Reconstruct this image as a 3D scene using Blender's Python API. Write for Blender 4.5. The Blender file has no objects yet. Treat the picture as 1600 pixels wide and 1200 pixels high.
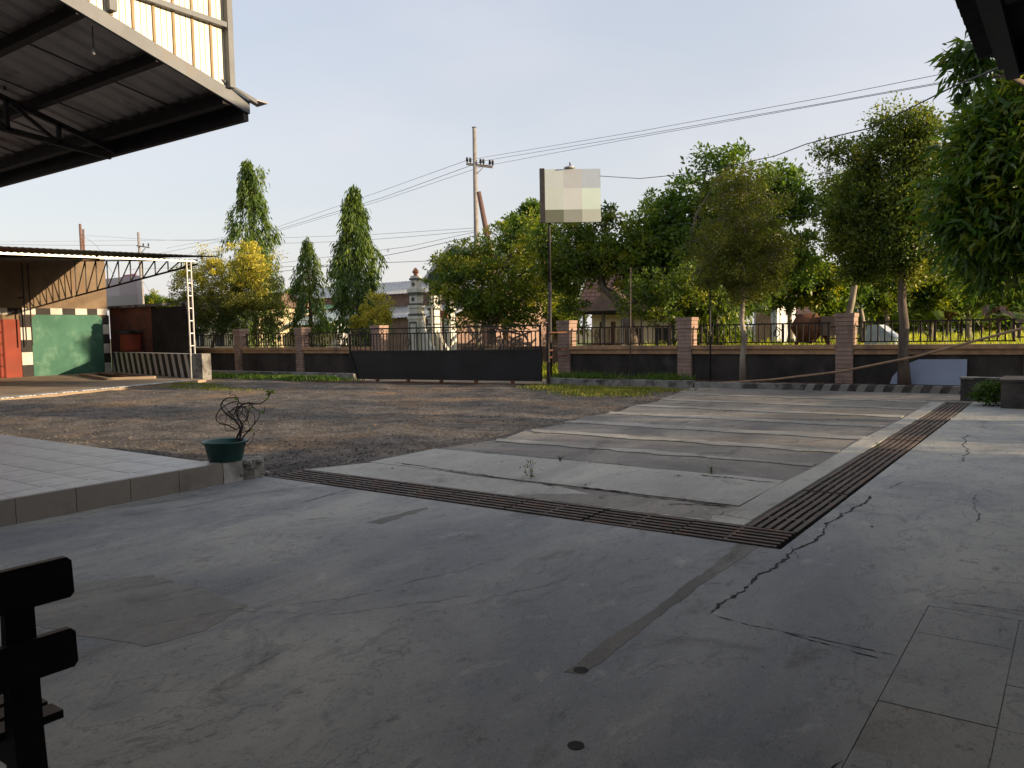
import bpy, math, random
import numpy as np
from mathutils import Vector, Matrix
from math import radians as RAD, sin, cos, pi

# ------------------------------------------------------------------ camera, sky, sun
scn = bpy.context.scene
col = scn.collection
SUN_AZ, SUN_EL = RAD(16.5), RAD(9.8)          # azimuth measured from +X towards +Y
CAMH = 1.55
f_px, cx, cy = 1250.0, 800.0, 600.0
def _cray(x, y):
    v = np.array([x - cx, -(y - cy), -f_px]); return v / np.linalg.norm(v)
Yd = _cray(1691, 498); Xd = -_cray(-961, 549.5)
Xd = Xd - Yd * np.dot(Xd, Yd); Xd /= np.linalg.norm(Xd)
Zd = np.cross(Xd, Yd)
RM = np.stack([Xd, Yd, Zd])                    # world from camera
CP = np.array([0, 0, CAMH]); FW = RM @ np.array([0, 0, -1.0])
cd = bpy.data.cameras.new('camera'); cam = bpy.data.objects.new('camera', cd); col.objects.link(cam)
cam.matrix_world = Matrix([[*RM[0], 0], [*RM[1], 0], [*RM[2], CAMH], [0, 0, 0, 1]])
cd.sensor_width = 36; cd.lens = 36 * f_px / 1600; cd.clip_end = 4000; cd.clip_start = 0.05
scn.camera = cam

w = bpy.data.worlds.new('World'); scn.world = w; w.use_nodes = True
nt = w.node_tree; nd = nt.nodes; lk = nt.links; nd.clear()
wo = nd.new('ShaderNodeOutputWorld'); bg = nd.new('ShaderNodeBackground')
sky = nd.new('ShaderNodeTexSky'); sky.sky_type = 'NISHITA'; sky.sun_disc = False
sky.sun_elevation = SUN_EL
sky.sun_rotation = pi / 2 - SUN_AZ
sky.dust_density = 2.0; sky.air_density = 1.0; sky.ozone_density = 1.5
# thin high cloud and haze veil over the whole sky
tc = nd.new('ShaderNodeTexCoord'); mp = nd.new('ShaderNodeMapping'); mp.inputs['Scale'].default_value = (1, 1, 2.6)
nz = nd.new('ShaderNodeTexNoise'); nz.inputs['Scale'].default_value = 2.1; nz.inputs['Detail'].default_value = 6; nz.inputs['Roughness'].default_value = 0.5
rp = nd.new('ShaderNodeValToRGB'); rp.color_ramp.elements[0].position = 0.36; rp.color_ramp.elements[1].position = 0.7
rp.color_ramp.elements[0].color = (0.62, 0.62, 0.62, 1); rp.color_ramp.elements[1].color = (0.86, 0.86, 0.86, 1)
sep = nd.new('ShaderNodeSeparateXYZ')
hz = nd.new('ShaderNodeMapRange'); hz.inputs['From Min'].default_value = 0.0; hz.inputs['From Max'].default_value = 0.55
hz.inputs['To Min'].default_value = 0.95; hz.inputs['To Max'].default_value = 0.0
mx = nd.new('ShaderNodeMath'); mx.operation = 'MAXIMUM'
mixc = nd.new('ShaderNodeMixRGB')
vz = nd.new('ShaderNodeMapRange'); vz.inputs['From Min'].default_value = 0.0; vz.inputs['From Max'].default_value = 0.38
vc = nd.new('ShaderNodeMixRGB'); vc.inputs['Color1'].default_value = (3.50, 3.32, 3.28, 1); vc.inputs['Color2'].default_value = (3.12, 3.18, 3.50, 1)
lk.new(vz.outputs[0], vc.inputs[0]); lk.new(vc.outputs[0], mixc.inputs['Color2'])
lk.new(tc.outputs['Generated'], mp.inputs[0]); lk.new(mp.outputs[0], nz.inputs[0]); lk.new(nz.outputs[0], rp.inputs[0])
lk.new(tc.outputs['Generated'], sep.inputs[0]); lk.new(sep.outputs['Z'], hz.inputs['Value']); lk.new(sep.outputs['Z'], vz.inputs['Value'])
lk.new(rp.outputs[0], mx.inputs[0]); lk.new(hz.outputs[0], mx.inputs[1]); lk.new(mx.outputs[0], mixc.inputs[0])
lk.new(sky.outputs[0], mixc.inputs['Color1']); lk.new(mixc.outputs[0], bg.inputs[0])
bg.inputs[1].default_value = 0.142; lk.new(bg.outputs[0], wo.inputs[0])

sd = bpy.data.lights.new('sun', 'SUN'); sun = bpy.data.objects.new('sun', sd); col.objects.link(sun)
sd.energy = 4.8; sd.angle = RAD(0.55); sd.color = (1.0, 0.77, 0.50)
sv = Vector((cos(SUN_EL) * cos(SUN_AZ), cos(SUN_EL) * sin(SUN_AZ), sin(SUN_EL)))
sun.rotation_euler = sv.to_track_quat('Z', 'Y').to_euler()
scn.view_settings.view_transform = 'Standard'; scn.view_settings.look = 'None'
scn.view_settings.exposure = 0.84; scn.view_settings.gamma = 1; scn.view_settings.use_curve_mapping = False
scn.render.engine = 'CYCLES'

# ------------------------------------------------------------------ helpers
def at(x, y, Y):
    """survey point: where the sight line through a photo pixel meets the plane Y"""
    d = RM @ _cray(x, y); return Vector(CP + (Y / d[1]) * d)
def gz(x, y, z=0):
    d = RM @ _cray(x, y); return Vector(CP + ((z - CAMH) / d[2]) * d)
def depth(P): return float(np.dot(np.array(P) - CP, FW))
rnd = random.Random(7)

def tag(o, label=None, cat=None, group=None, kind=None):
    if label: o['label'] = label
    if cat: o['category'] = cat
    if group: o['group'] = group
    if kind: o['kind'] = kind
    return o
def thing(name, loc, label, cat, group=None):
    o = bpy.data.objects.new(name, None); o.empty_display_size = 0.2; col.objects.link(o); o.location = loc
    tag(o, label, cat, group); ROOT[o.name] = Vector(loc); return o
ROOT = {}
def adopt(o, parent):
    if parent is None: return o
    r = ROOT.get(parent.name, Vector((0, 0, 0)))
    o.parent = parent
    if parent.type == 'EMPTY': o.matrix_parent_inverse = Matrix.Translation(-r)
    return o
class MB:
    def __init__(s): s.v = []; s.f = []
    def add(s, vs, fs):
        n = len(s.v); s.v += [tuple(v) for v in vs]; s.f += [tuple(n + i for i in f) for f in fs]; return s
    def box(s, x0, x1, y0, y1, z0, z1):
        return s.add([(x0,y0,z0),(x1,y0,z0),(x1,y1,z0),(x0,y1,z0),(x0,y0,z1),(x1,y0,z1),(x1,y1,z1),(x0,y1,z1)],
                     [(0,3,2,1),(4,5,6,7),(0,1,5,4),(1,2,6,5),(2,3,7,6),(3,0,4,7)])
    def bar(s, a, b, w_, h_, up=(0, 0, 1)):
        a = Vector(a); b = Vector(b); d = (b - a).normalized(); up = Vector(up)
        if abs(d.dot(up)) > 0.98: up = Vector((1, 0, 0))
        r = d.cross(up).normalized(); u = r.cross(d); vs = []
        for p in (a, b):
            for i, j in ((-1,-1),(1,-1),(1,1),(-1,1)): vs.append(p + r * (i * w_ / 2) + u * (j * h_ / 2))
        return s.add(vs, [(0,1,2,3)[::-1],(4,5,6,7),(0,1,5,4),(1,2,6,5),(2,3,7,6),(3,0,4,7)])
    def tube(s, pts, rad, seg=6, cap=True):
        pts = [Vector(p) for p in pts]; n = len(pts)
        if not hasattr(rad, '__len__'): rad = [rad] * n
        vs = []; pr = None
        for i, p in enumerate(pts):
            d = (pts[min(i + 1, n - 1)] - pts[max(i - 1, 0)])
            d = d.normalized() if d.length > 1e-9 else Vector((0, 0, 1))
            if pr is None: pr = d.cross(Vector((0.3, 0.9, 0.2)) if abs(d.z) > 0.8 else Vector((0, 0, 1))).normalized()
            else:
                pr = (pr - d * pr.dot(d)).normalized()
            q = d.cross(pr)
            for k in range(seg):
                a = 2 * pi * k / seg; vs.append(p + (pr * cos(a) + q * sin(a)) * rad[i])
        fs = [(i*seg+k, i*seg+(k+1)%seg, (i+1)*seg+(k+1)%seg, (i+1)*seg+k) for i in range(n-1) for k in range(seg)]
        if cap: fs += [tuple(range(seg))[::-1], tuple((n-1)*seg+k for k in range(seg))]
        return s.add(vs, fs)
    def lathe(s, c, prof, seg=20):
        c = Vector(c); vs = []
        for r, z in prof:
            for k in range(seg): a = 2*pi*k/seg; vs.append(c + Vector((r*cos(a), r*sin(a), z)))
        m = len(prof)
        fs = [(i*seg+k, i*seg+(k+1)%seg, (i+1)*seg+(k+1)%seg, (i+1)*seg+k) for i in range(m-1) for k in range(seg)]
        fs += [tuple(range(seg))[::-1], tuple((m-1)*seg+k for k in range(seg))]
        return s.add(vs, fs)
    def prism(s, poly, z0, z1):
        n = len(poly)
        vs = [(p[0], p[1], z0) for p in poly] + [(p[0], p[1], z1) for p in poly]
        return s.add(vs, [tuple(range(n))[::-1], tuple(range(n, 2*n))] + [(i, (i+1)%n, n+(i+1)%n, n+i) for i in range(n)])
    def slab(s, pts, t):
        """extrude any planar polygon by vector t"""
        pts = [Vector(p) for p in pts]; t = Vector(t); n = len(pts)
        return s.add(pts + [p + t for p in pts], [tuple(range(n))[::-1], tuple(range(n, 2*n))] + [(i, (i+1)%n, n+(i+1)%n, n+i) for i in range(n)])
    def corr(s, o, u, v, n, amp, t=0.003, duty=0.5, prof='trap'):
        """corrugated sheet: u across the ribs, v along them, n ribs"""
        o = Vector(o); u = Vector(u); v = Vector(v); nn = u.cross(v).normalized(); xs = []
        if prof == 'trap':
            for i in range(n):
                for q, h in ((0, 0), (duty, 0), (duty + 0.12, 1), (0.88, 1)): xs.append(((i + q) / n, h))
        else:
            for i in range(n * 4): xs.append((i / (4 * n), 0.5 + 0.5 * sin(i * pi / 2)))
        xs.append((1, 0)); m = len(xs)
        vs = [o + u * a + nn * (h * amp) for a, h in xs] + [o + v + u * a + nn * (h * amp) for a, h in xs]
        vs += [p - nn * t for p in vs]
        fs = [(i, i+1, m+i+1, m+i) for i in range(m-1)] + [(2*m+i, 3*m+i, 3*m+i+1, 2*m+i+1) for i in range(m-1)]
        fs += [(i, 2*m+i, 2*m+i+1, i+1) for i in range(m-1)] + [(m+i, m+i+1, 3*m+i+1, 3*m+i) for i in range(m-1)]
        fs += [(0, m, 3*m, 2*m), (m-1, 3*m-1, 4*m-1, 2*m-1)]
        return s.add(vs, fs)
    def mesh(s, name, m, smooth=False):
        me = bpy.data.meshes.new(name); me.from_pydata(s.v, [], s.f); me.materials.append(m)
        if smooth: me.shade_smooth()
        me.update(); return me
    def build(s, name, m, parent=None, smooth=False, **kw):
        o = bpy.data.objects.new(name, s.mesh(name, m, smooth)); col.objects.link(o); adopt(o, parent); tag(o, **kw); return o
def inst(name, me, loc, parent=None, rz=0, sc=(1, 1, 1)):
    o = bpy.data.objects.new(name, me); col.objects.link(o); adopt(o, parent)
    o.location = loc; o.rotation_euler = (0, 0, rz); o.scale = sc; return o
def copy_tree(o, parent=None):
    c = o.copy(); col.objects.link(c)
    if parent is not None: c.parent = parent
    for ch in list(o.children): copy_tree(ch, c)
    return c

# ------------------------------------------------------------------ materials
def lin(c): return tuple(((x / 12.92) if x <= 0.04045 else ((x + 0.055) / 1.055) ** 2.4) for x in c)
def mat(name, c1, c2=None, scale=6.0, rough=0.8, bump=0.0, bscale=None, metal=0.0, rand=0.0, dirt=None, dscale=1.5, dlo=0.52, dhi=0.68, stretch=(1,1,1), spec=0.3, detail=6, speck=0):
    m = bpy.data.materials.new(name); m.use_nodes = True; n = m.node_tree.nodes; l = m.node_tree.links
    b = n['Principled BSDF']; b.inputs['Roughness'].default_value = rough; b.inputs['Metallic'].default_value = metal
    b.inputs['Specular IOR Level'].default_value = spec
    c2 = c2 or tuple(x * 0.72 for x in c1)
    t = n.new('ShaderNodeTexCoord'); mp = n.new('ShaderNodeMapping'); mp.inputs['Scale'].default_value = stretch
    l.new(t.outputs['Object'], mp.inputs[0])
    nz = n.new('ShaderNodeTexNoise'); nz.inputs['Scale'].default_value = scale; nz.inputs['Detail'].default_value = detail; nz.inputs['Roughness'].default_value = 0.62
    l.new(mp.outputs[0], nz.inputs[0])
    r = n.new('ShaderNodeValToRGB'); r.color_ramp.elements[0].position = 0.36; r.color_ramp.elements[1].position = 0.64
    r.color_ramp.elements[0].color = (*c2, 1); r.color_ramp.elements[1].color = (*c1, 1); l.new(nz.outputs[0], r.inputs[0]); out = r.outputs[0]
    if dirt:
        z2 = n.new('ShaderNodeTexNoise'); z2.inputs['Scale'].default_value = dscale; z2.inputs['Detail'].default_value = 8; z2.inputs['Roughness'].default_value = 0.65
        l.new(mp.outputs[0], z2.inputs[0]); mr = n.new('ShaderNodeMapRange'); mr.inputs['From Min'].default_value = dlo; mr.inputs['From Max'].default_value = dhi
        l.new(z2.outputs[0], mr.inputs[0]); k = n.new('ShaderNodeMixRGB'); k.inputs['Color2'].default_value = (*dirt, 1)
        l.new(mr.outputs[0], k.inputs[0]); l.new(out, k.inputs['Color1']); out = k.outputs[0]
    if speck:
        z4 = n.new('ShaderNodeTexVoronoi'); z4.inputs['Scale'].default_value = speck; l.new(mp.outputs[0], z4.inputs[0])
        m4 = n.new('ShaderNodeMapRange'); m4.inputs['To Min'].default_value = .45; m4.inputs['To Max'].default_value = 1.6; sc_ = n.new('ShaderNodeSeparateColor'); l.new(z4.outputs['Color'], sc_.inputs[0]); l.new(sc_.outputs[0], m4.inputs[0])
        k = n.new('ShaderNodeMixRGB'); k.blend_type = 'MULTIPLY'; k.inputs[0].default_value = .8; l.new(out, k.inputs['Color1']); l.new(m4.outputs[0], k.inputs['Color2']); out = k.outputs[0]
    if rand:
        oi = n.new('ShaderNodeObjectInfo'); mr = n.new('ShaderNodeMapRange'); mr.inputs['To Min'].default_value = 1 - rand; mr.inputs['To Max'].default_value = 1 + rand
        l.new(oi.outputs['Random'], mr.inputs[0]); k = n.new('ShaderNodeMixRGB'); k.blend_type = 'MULTIPLY'; k.inputs[0].default_value = 1
        l.new(out, k.inputs['Color1']); l.new(mr.outputs[0], k.inputs['Color2']); out = k.outputs[0]
    l.new(out, b.inputs['Base Color'])
    if bump:
        z3 = n.new('ShaderNodeTexNoise'); z3.inputs['Scale'].default_value = bscale or scale * 6; z3.inputs['Detail'].default_value = 5
        l.new(mp.outputs[0], z3.inputs[0]); bp = n.new('ShaderNodeBump'); bp.inputs['Strength'].default_value = bump; bp.inputs['Distance'].default_value = 0.02
        l.new(z3.outputs[0], bp.inputs['Height']); l.new(bp.outputs[0], b.inputs['Normal'])
    return m
def leafmat(name, cols, trans=0.35, rough=0.45):
    m = bpy.data.materials.new(name); m.use_nodes = True; n = m.node_tree.nodes; l = m.node_tree.links
    b = n['Principled BSDF']; b.inputs['Roughness'].default_value = rough; b.inputs['Specular IOR Level'].default_value = 0.35
    a = n.new('ShaderNodeAttribute'); a.attribute_name = 'tint'; r = n.new('ShaderNodeValToRGB')
    el = r.color_ramp.elements
    while len(el) < len(cols): el.new(0.5)
    for i, c in enumerate(cols): el[i].position = i / (len(cols) - 1); el[i].color = (*c, 1)
    l.new(a.outputs['Fac'], r.inputs[0]); l.new(r.outputs[0], b.inputs['Base Color'])
    tr = n.new('ShaderNodeBsdfTranslucent'); g = n.new('ShaderNodeMixRGB'); g.blend_type = 'MULTIPLY'; g.inputs[0].default_value = 1; g.inputs['Color2'].default_value = (1.5, 1.5, 0.7, 1)
    l.new(r.outputs[0], g.inputs['Color1']); l.new(g.outputs[0], tr.inputs[0])
    mx = n.new('ShaderNodeMixShader'); mx.inputs[0].default_value = trans
    l.new(b.outputs[0], mx.inputs[1]); l.new(tr.outputs[0], mx.inputs[2]); l.new(mx.outputs[0], n['Material Output'].inputs[0])
    return m
def concrete(name, light, dark, stain, tint, s=1.0):
    """worn cement screed: cloudy tone, pale blooms, stains, hairlines, pores"""
    m = bpy.data.materials.new(name); m.use_nodes = True; n = m.node_tree.nodes; l = m.node_tree.links; b = n['Principled BSDF']
    t = n.new('ShaderNodeTexCoord'); mp = n.new('ShaderNodeMapping'); mp.inputs['Rotation'].default_value = (0, 0, 0.5); mp.inputs['Scale'].default_value = (s, 0.55 * s, s); l.new(t.outputs['Object'], mp.inputs[0])
    def noise(sc, d=8, r=0.6, dist=0.0, src=None):
        z = n.new('ShaderNodeTexNoise'); z.inputs['Scale'].default_value = sc; z.inputs['Detail'].default_value = d; z.inputs['Roughness'].default_value = r; z.inputs['Distortion'].default_value = dist
        l.new((src or mp).outputs[0], z.inputs[0]); return z
    def ramp(z, a, c): 
        q = n.new('ShaderNodeMapRange'); q.inputs['From Min'].default_value = a; q.inputs['From Max'].default_value = c; l.new(z.outputs[0], q.inputs[0]); return q
    def mixc(fac, a, c2, k=1.0):
        x = n.new('ShaderNodeMixRGB'); q = n.new('ShaderNodeMath'); q.operation = 'MULTIPLY'; q.inputs[1].default_value = k; l.new(fac.outputs[0], q.inputs[0]); l.new(q.outputs[0], x.inputs[0])
        l.new(a, x.inputs['Color1']); x.inputs['Color2'].default_value = (*c2, 1); return x.outputs[0]
    base = n.new('ShaderNodeRGB'); base.outputs[0].default_value = (*light, 1); o = base.outputs[0]
    big = noise(0.55, 5, 0.55, 0.6); o = mixc(ramp(big, 0.38, 0.62), o, dark, 0.9)
    mid = noise(2.3, 9, 0.65, 0.8); o = mixc(ramp(mid, 0.5, 0.68), o, tint, 0.65)
    st = noise(1.3, 10, 0.7, 1.2); o = mixc(ramp(st, 0.56, 0.66), o, stain, 0.6)
    blo = noise(5.5, 10, 0.72, 0.5); o = mixc(ramp(blo, 0.58, 0.72), o, tuple(min(1, x * 1.25) for x in light), 0.55)
    m2 = noise(9, 12, 0.75, 1.5); o = mixc(ramp(m2, 0.52, 0.62), o, tuple(x * 0.8 for x in dark), 0.42)
    m3 = noise(22, 10, 0.8, 0.4); o = mixc(ramp(m3, 0.50, 0.70), o, tuple(min(1, x * 1.3) for x in tint), 0.38)
    dr = noise(3.2, 12, 0.75, 2.2); o = mixc(ramp(dr, 0.60, 0.635), o, stain, 0.55)
    ln = noise(0.9, 14, 0.55, 0.3); rr_ = n.new('ShaderNodeMath'); rr_.operation = 'SUBTRACT'; rr_.inputs[1].default_value = 0.5; l.new(ln.outputs[0], rr_.inputs[0])
    ab = n.new('ShaderNodeMath'); ab.operation = 'ABSOLUTE'; l.new(rr_.outputs[0], ab.inputs[0]); hl = n.new('ShaderNodeMapRange'); hl.inputs['From Min'].default_value = 0.0; hl.inputs['From Max'].default_value = 0.0035; hl.inputs['To Min'].default_value = 1; hl.inputs['To Max'].default_value = 0; l.new(ab.outputs[0], hl.inputs[0])
    o = mixc(hl, o, tuple(x * 0.5 for x in stain), 0.4)
    sp = noise(75, 3, 0.5); o = mixc(ramp(sp, 0.62, 0.68), o, tuple(x * 0.5 for x in dark), 0.6)
    sp2 = noise(140, 2, 0.5); o = mixc(ramp(sp2, 0.60, 0.70), o, tuple(min(1, x * 1.5) for x in light), 0.35)
    l.new(o, b.inputs['Base Color'])
    rg = ramp(mid, 0.3, 0.7); rg.inputs['To Min'].default_value = 0.62; rg.inputs['To Max'].default_value = 0.85; l.new(rg.outputs[0], b.inputs['Roughness'])
    b.inputs['Specular IOR Level'].default_value = 0.4
    f1 = noise(14, 10, 0.7); bp = n.new('ShaderNodeBump'); bp.inputs['Strength'].default_value = 0.35; bp.inputs['Distance'].default_value = 0.02; l.new(f1.outputs[0], bp.inputs['Height']); l.new(bp.outputs[0], b.inputs['Normal'])
    return m
M = {}
M['apron'] = concrete('apron_concrete', (0.415, 0.40, 0.352), (0.175, 0.183, 0.194), (0.10, 0.094, 0.084), (0.225, 0.24, 0.262))
M['apron_light'] = concrete('light_concrete', (0.46, 0.435, 0.375), (0.27, 0.255, 0.225), (0.12, 0.105, 0.085), (0.38, 0.365, 0.33), 1.3)
M['apron_dark'] = concrete('worn_concrete', (0.27, 0.24, 0.20), (0.12, 0.109, 0.096), (0.05, 0.044, 0.039), (0.165, 0.15, 0.135), 1.2)
M['strip'] = concrete('strip_concrete', (0.38, 0.355, 0.305), (0.20, 0.185, 0.16), (0.08, 0.07, 0.06), (0.28, 0.265, 0.235), 1.8)
M['patch'] = concrete('repair_concrete', (0.285, 0.27, 0.235), (0.185, 0.18, 0.17), (0.10, 0.092, 0.08), (0.215, 0.21, 0.20), 1.5)
M['trench'] = concrete('trench_fill', (0.19, 0.175, 0.15), (0.105, 0.098, 0.088), (0.05, 0.045, 0.04), (0.15, 0.143, 0.133), 2.2)
M['crack'] = mat('crack_dirt', (0.03, 0.027, 0.024), (0.015, 0.013, 0.012), 30)
M['yard'] = mat('gravelly_asphalt', (0.165, 0.142, 0.12), (0.07, 0.062, 0.056), 1.6, 0.95, 0.9, 22, dirt=(0.235, 0.155, 0.09), dscale=0.45, dlo=0.50, dhi=0.70, spec=0.15, detail=12, speck=26)  # tan dirt, saturated further to put warm sun streaks into the colour
M['stone'] = mat('gravel_stone', (0.15, 0.138, 0.125), (0.05, 0.045, 0.042), 8, 0.9)
M['soil'] = mat('bed_soil', (0.13, 0.085, 0.06), (0.06, 0.04, 0.03), 3, 0.95, 0.9, 25)
M['ground'] = mat('earth', (0.17, 0.13, 0.07), (0.10, 0.12, 0.04), 0.35, 0.95, 0.5, 6)
M['field'] = mat('meadow', (0.16, 0.20, 0.035), (0.10, 0.13, 0.03), 0.4, 0.95, 0.8, 6, dirt=(0.22, 0.17, 0.08), dscale=0.25)
M['tile'] = mat('platform_tile', (0.52, 0.485, 0.43), (0.40, 0.37, 0.33), 2.5, 0.35, 0.05, 20, rand=0.07, dirt=(0.2, 0.185, 0.16), dscale=2.2, spec=0.5)
M['tileface'] = mat('riser_tile', (0.33, 0.28, 0.225), (0.27, 0.23, 0.19), 1.5, 0.45, rand=0.05, dirt=(0.2, 0.175, 0.145), dscale=3, spec=0.4)
M['mortar'] = mat('mortar', (0.08, 0.072, 0.062), None, 12, 0.95, 0.5)
M['rubble'] = mat('broken_cement', (0.36, 0.34, 0.29), (0.13, 0.12, 0.1), 7, 0.95, 0.9, 18)
M['iron'] = mat('grate_iron', (0.16, 0.13, 0.11), (0.09, 0.072, 0.062), 14, 0.7, 0.3, metal=0.25, rand=0.12, dirt=(0.2, 0.11, 0.07), dscale=5)
M['pit'] = mat('channel_mud', (0.03, 0.027, 0.023), (0.012, 0.011, 0.01), 8, 0.95)
M['wood_dark'] = mat('dark_bench_wood', (0.028, 0.016, 0.014), (0.014, 0.009, 0.008), 10, 0.55, 0.2, stretch=(10, 1, 10))
M['pot'] = mat('green_plastic', (0.012, 0.085, 0.065), (0.009, 0.06, 0.048), 5, 0.4, spec=0.5, dirt=(0.09, 0.1, 0.08), dscale=5, dlo=0.6, dhi=0.8)
M['bark'] = mat('bark', (0.17, 0.13, 0.10), (0.07, 0.055, 0.045), 6, 0.95, 0.8, 20, stretch=(1, 1, 0.3))
M['bark_pale'] = mat('pale_bark', (0.34, 0.29, 0.23), (0.17, 0.14, 0.11), 5, 0.95, 0.6, 20, stretch=(1, 1, 0.3))
M['twig'] = mat('twig', (0.075, 0.06, 0.05), (0.04, 0.033, 0.03), 20, 0.9)
M['pillar'] = mat('pinkish_course_tile', (0.34, 0.235, 0.185), (0.25, 0.17, 0.135), 5, 0.85, 0.25, 30, rand=0.10, dirt=(0.11, 0.085, 0.07), dscale=1.6, dlo=0.55, dhi=0.72)
M['pillar_core'] = mat('pillar_joint', (0.10, 0.07, 0.055), None, 12, 0.95)
M['wall_dark'] = mat('sooty_fence_wall', (0.055, 0.046, 0.040), (0.02, 0.018, 0.017), 1.2, 0.9, 0.3, 20, dirt=(0.10, 0.088, 0.078), dscale=0.9, dlo=0.56, dhi=0.75, stretch=(1, 1, 0.7))
M['coping'] = mat('ochre_coping', (0.46, 0.28, 0.15), (0.31, 0.19, 0.105), 2.5, 0.85, 0.2, 20, dirt=(0.15, 0.11, 0.09), dscale=1.5, dlo=0.5, dhi=0.7)
M['rail'] = mat('dark_railing_paint', (0.045, 0.032, 0.028), (0.025, 0.018, 0.016), 10, 0.6, rand=0.2, metal=0.2)
M['gate'] = mat('black_gate_sheet', (0.02, 0.019, 0.021), (0.012, 0.012, 0.013), 1.5, 0.5, 0.08, 4, metal=0.2, spec=0.4)
M['kerb'] = mat('old_kerb', (0.27, 0.26, 0.24), (0.15, 0.143, 0.132), 3, 0.9, 0.5, 15, dirt=(0.07, 0.065, 0.06), dscale=2.0, dlo=0.5, dhi=0.6)
M['galv'] = mat('galvanised', (0.50, 0.50, 0.49), (0.38, 0.38, 0.38), 6, 0.45, metal=0.55)
M['fascia'] = mat('grey_fascia', (0.15, 0.158, 0.168), (0.12, 0.126, 0.132), 4, 0.55, metal=0.1, dirt=(0.15, 0.14, 0.125), dscale=3)
M['cladding'] = mat('cream_cladding', (0.82, 0.77, 0.62), (0.74, 0.68, 0.53), 2, 0.4, metal=0.0, spec=0.5)
M['clad_rib'] = mat('cladding_rib', (0.32, 0.23, 0.12), (0.24, 0.17, 0.09), 5, 0.6)
M['sheet'] = mat('roof_sheet_underside', (0.56, 0.49, 0.45), (0.42, 0.37, 0.34), 2, 0.6, metal=0.2, dirt=(0.22, 0.16, 0.13), dscale=1.5)
M['steel'] = mat('dark_steel', (0.045, 0.04, 0.04), (0.028, 0.025, 0.025), 8, 0.6, metal=0.3)
M['rust'] = mat('rusty_steel', (0.17, 0.075, 0.04), (0.09, 0.04, 0.025), 6, 0.85, 0.4, metal=0.2)
M['plaster_tan'] = mat('tan_render', (0.20, 0.145, 0.095), (0.14, 0.10, 0.065), 1.5, 0.95, 0.4, 18, dirt=(0.17, 0.11, 0.07), dscale=0.9)
M['red'] = mat('brick_red_paint', (0.24, 0.048, 0.028), (0.19, 0.038, 0.022), 1.5, 0.8, 0.15, 12, dirt=(0.17, 0.055, 0.035), dscale=2)
M['green'] = mat('sea_green_paint', (0.052, 0.145, 0.10), (0.038, 0.115, 0.08), 1.2, 0.75, 0.15, 12, dirt=(0.09, 0.19, 0.135), dscale=1.6)
M['white'] = mat('white_paint', (0.56, 0.54, 0.49), (0.45, 0.43, 0.38), 4, 0.8, 0.1, dirt=(0.35, 0.3, 0.25), dscale=3, dlo=0.6, dhi=0.8)
M['black'] = mat('black_paint', (0.03, 0.026, 0.024), (0.02, 0.018, 0.017), 4, 0.75)
M['pad'] = mat('tan_floor', (0.34, 0.26, 0.175), (0.25, 0.19, 0.13), 1.0, 0.9, 0.2, 15, dirt=(0.2, 0.15, 0.11), dscale=0.7)
M['soot'] = mat('sooted_brick', (0.028, 0.024, 0.022), (0.014, 0.012, 0.012), 2, 0.95, 0.5, 10)
M['redwall'] = mat('rusty_red_wall', (0.20, 0.075, 0.05), (0.10, 0.045, 0.035), 1.5, 0.9, 0.4, 10)
M['brick'] = mat('grey_brown_brick', (0.30, 0.20, 0.16), (0.20, 0.135, 0.11), 3, 0.95, 0.5, rand=0.15)
M['roofgrey'] = mat('pale_asbestos_roof', (0.52, 0.52, 0.50), (0.38, 0.38, 0.37), 1.5, 0.9, 0.2)
M['rooftile'] = mat('red_clay_tile', (0.20, 0.11, 0.08), (0.13, 0.072, 0.055), 2, 0.9, 0.4, 14, rand=0.15)
M['roofbrown'] = mat('brown_clay_tile', (0.20, 0.13, 0.10), (0.12, 0.08, 0.065), 2, 0.9, 0.4, 14, rand=0.15)
M['darkgreen'] = mat('dark_green_panel', (0.045, 0.07, 0.055), (0.035, 0.055, 0.045), 1, 0.7)
M['trimgrey'] = mat('monument_grey', (0.13, 0.13, 0.12), (0.09, 0.09, 0.085), 5, 0.8)
M['monwhite'] = mat('monument_white', (0.70, 0.68, 0.60), (0.56, 0.54, 0.47), 3, 0.85, 0.1, dirt=(0.35, 0.33, 0.27), dscale=2, dlo=0.55, dhi=0.8)
M['terracotta'] = mat('terracotta', (0.42, 0.17, 0.09), (0.32, 0.13, 0.07), 5, 0.85)
M['pole'] = mat('concrete_pole', (0.30, 0.28, 0.26), (0.21, 0.19, 0.18), 5, 0.9)
M['polewood'] = mat('brown_pole', (0.19, 0.11, 0.09), (0.12, 0.07, 0.055), 5, 0.9)
M['ins'] = mat('insulator_brown', (0.03, 0.025, 0.03), None, 5, 0.3, spec=0.6)
M['wire'] = mat('wire_black', (0.03, 0.03, 0.032), None, 5, 0.7)
M['bamboo'] = mat('bamboo', (0.33, 0.22, 0.14), (0.23, 0.15, 0.09), 6, 0.7)
M['bluepanel'] = mat('blue_white_panel', (0.27, 0.31, 0.42), (0.25, 0.29, 0.39), 1, 0.5)
M['bluesheet'] = mat('bluish_sheet', (0.42, 0.50, 0.52), (0.28, 0.36, 0.38), 2, 0.7)
M['creamwall'] = mat('cream_wall', (0.60, 0.50, 0.33), (0.5, 0.4, 0.26), 1.5, 0.9, 0.2)
M['whitewall'] = mat('pale_wall', (0.60, 0.61, 0.62), (0.48, 0.49, 0.5), 1.5, 0.9, 0.2)
M['signcream'] = mat('sign_cream', (0.54, 0.56, 0.48), (0.5, 0.52, 0.45), 1, 0.6)
M['boxstone'] = mat('dark_stone_block', (0.10, 0.09, 0.082), (0.045, 0.04, 0.038), 3, 0.9, 0.5, 15)
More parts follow.
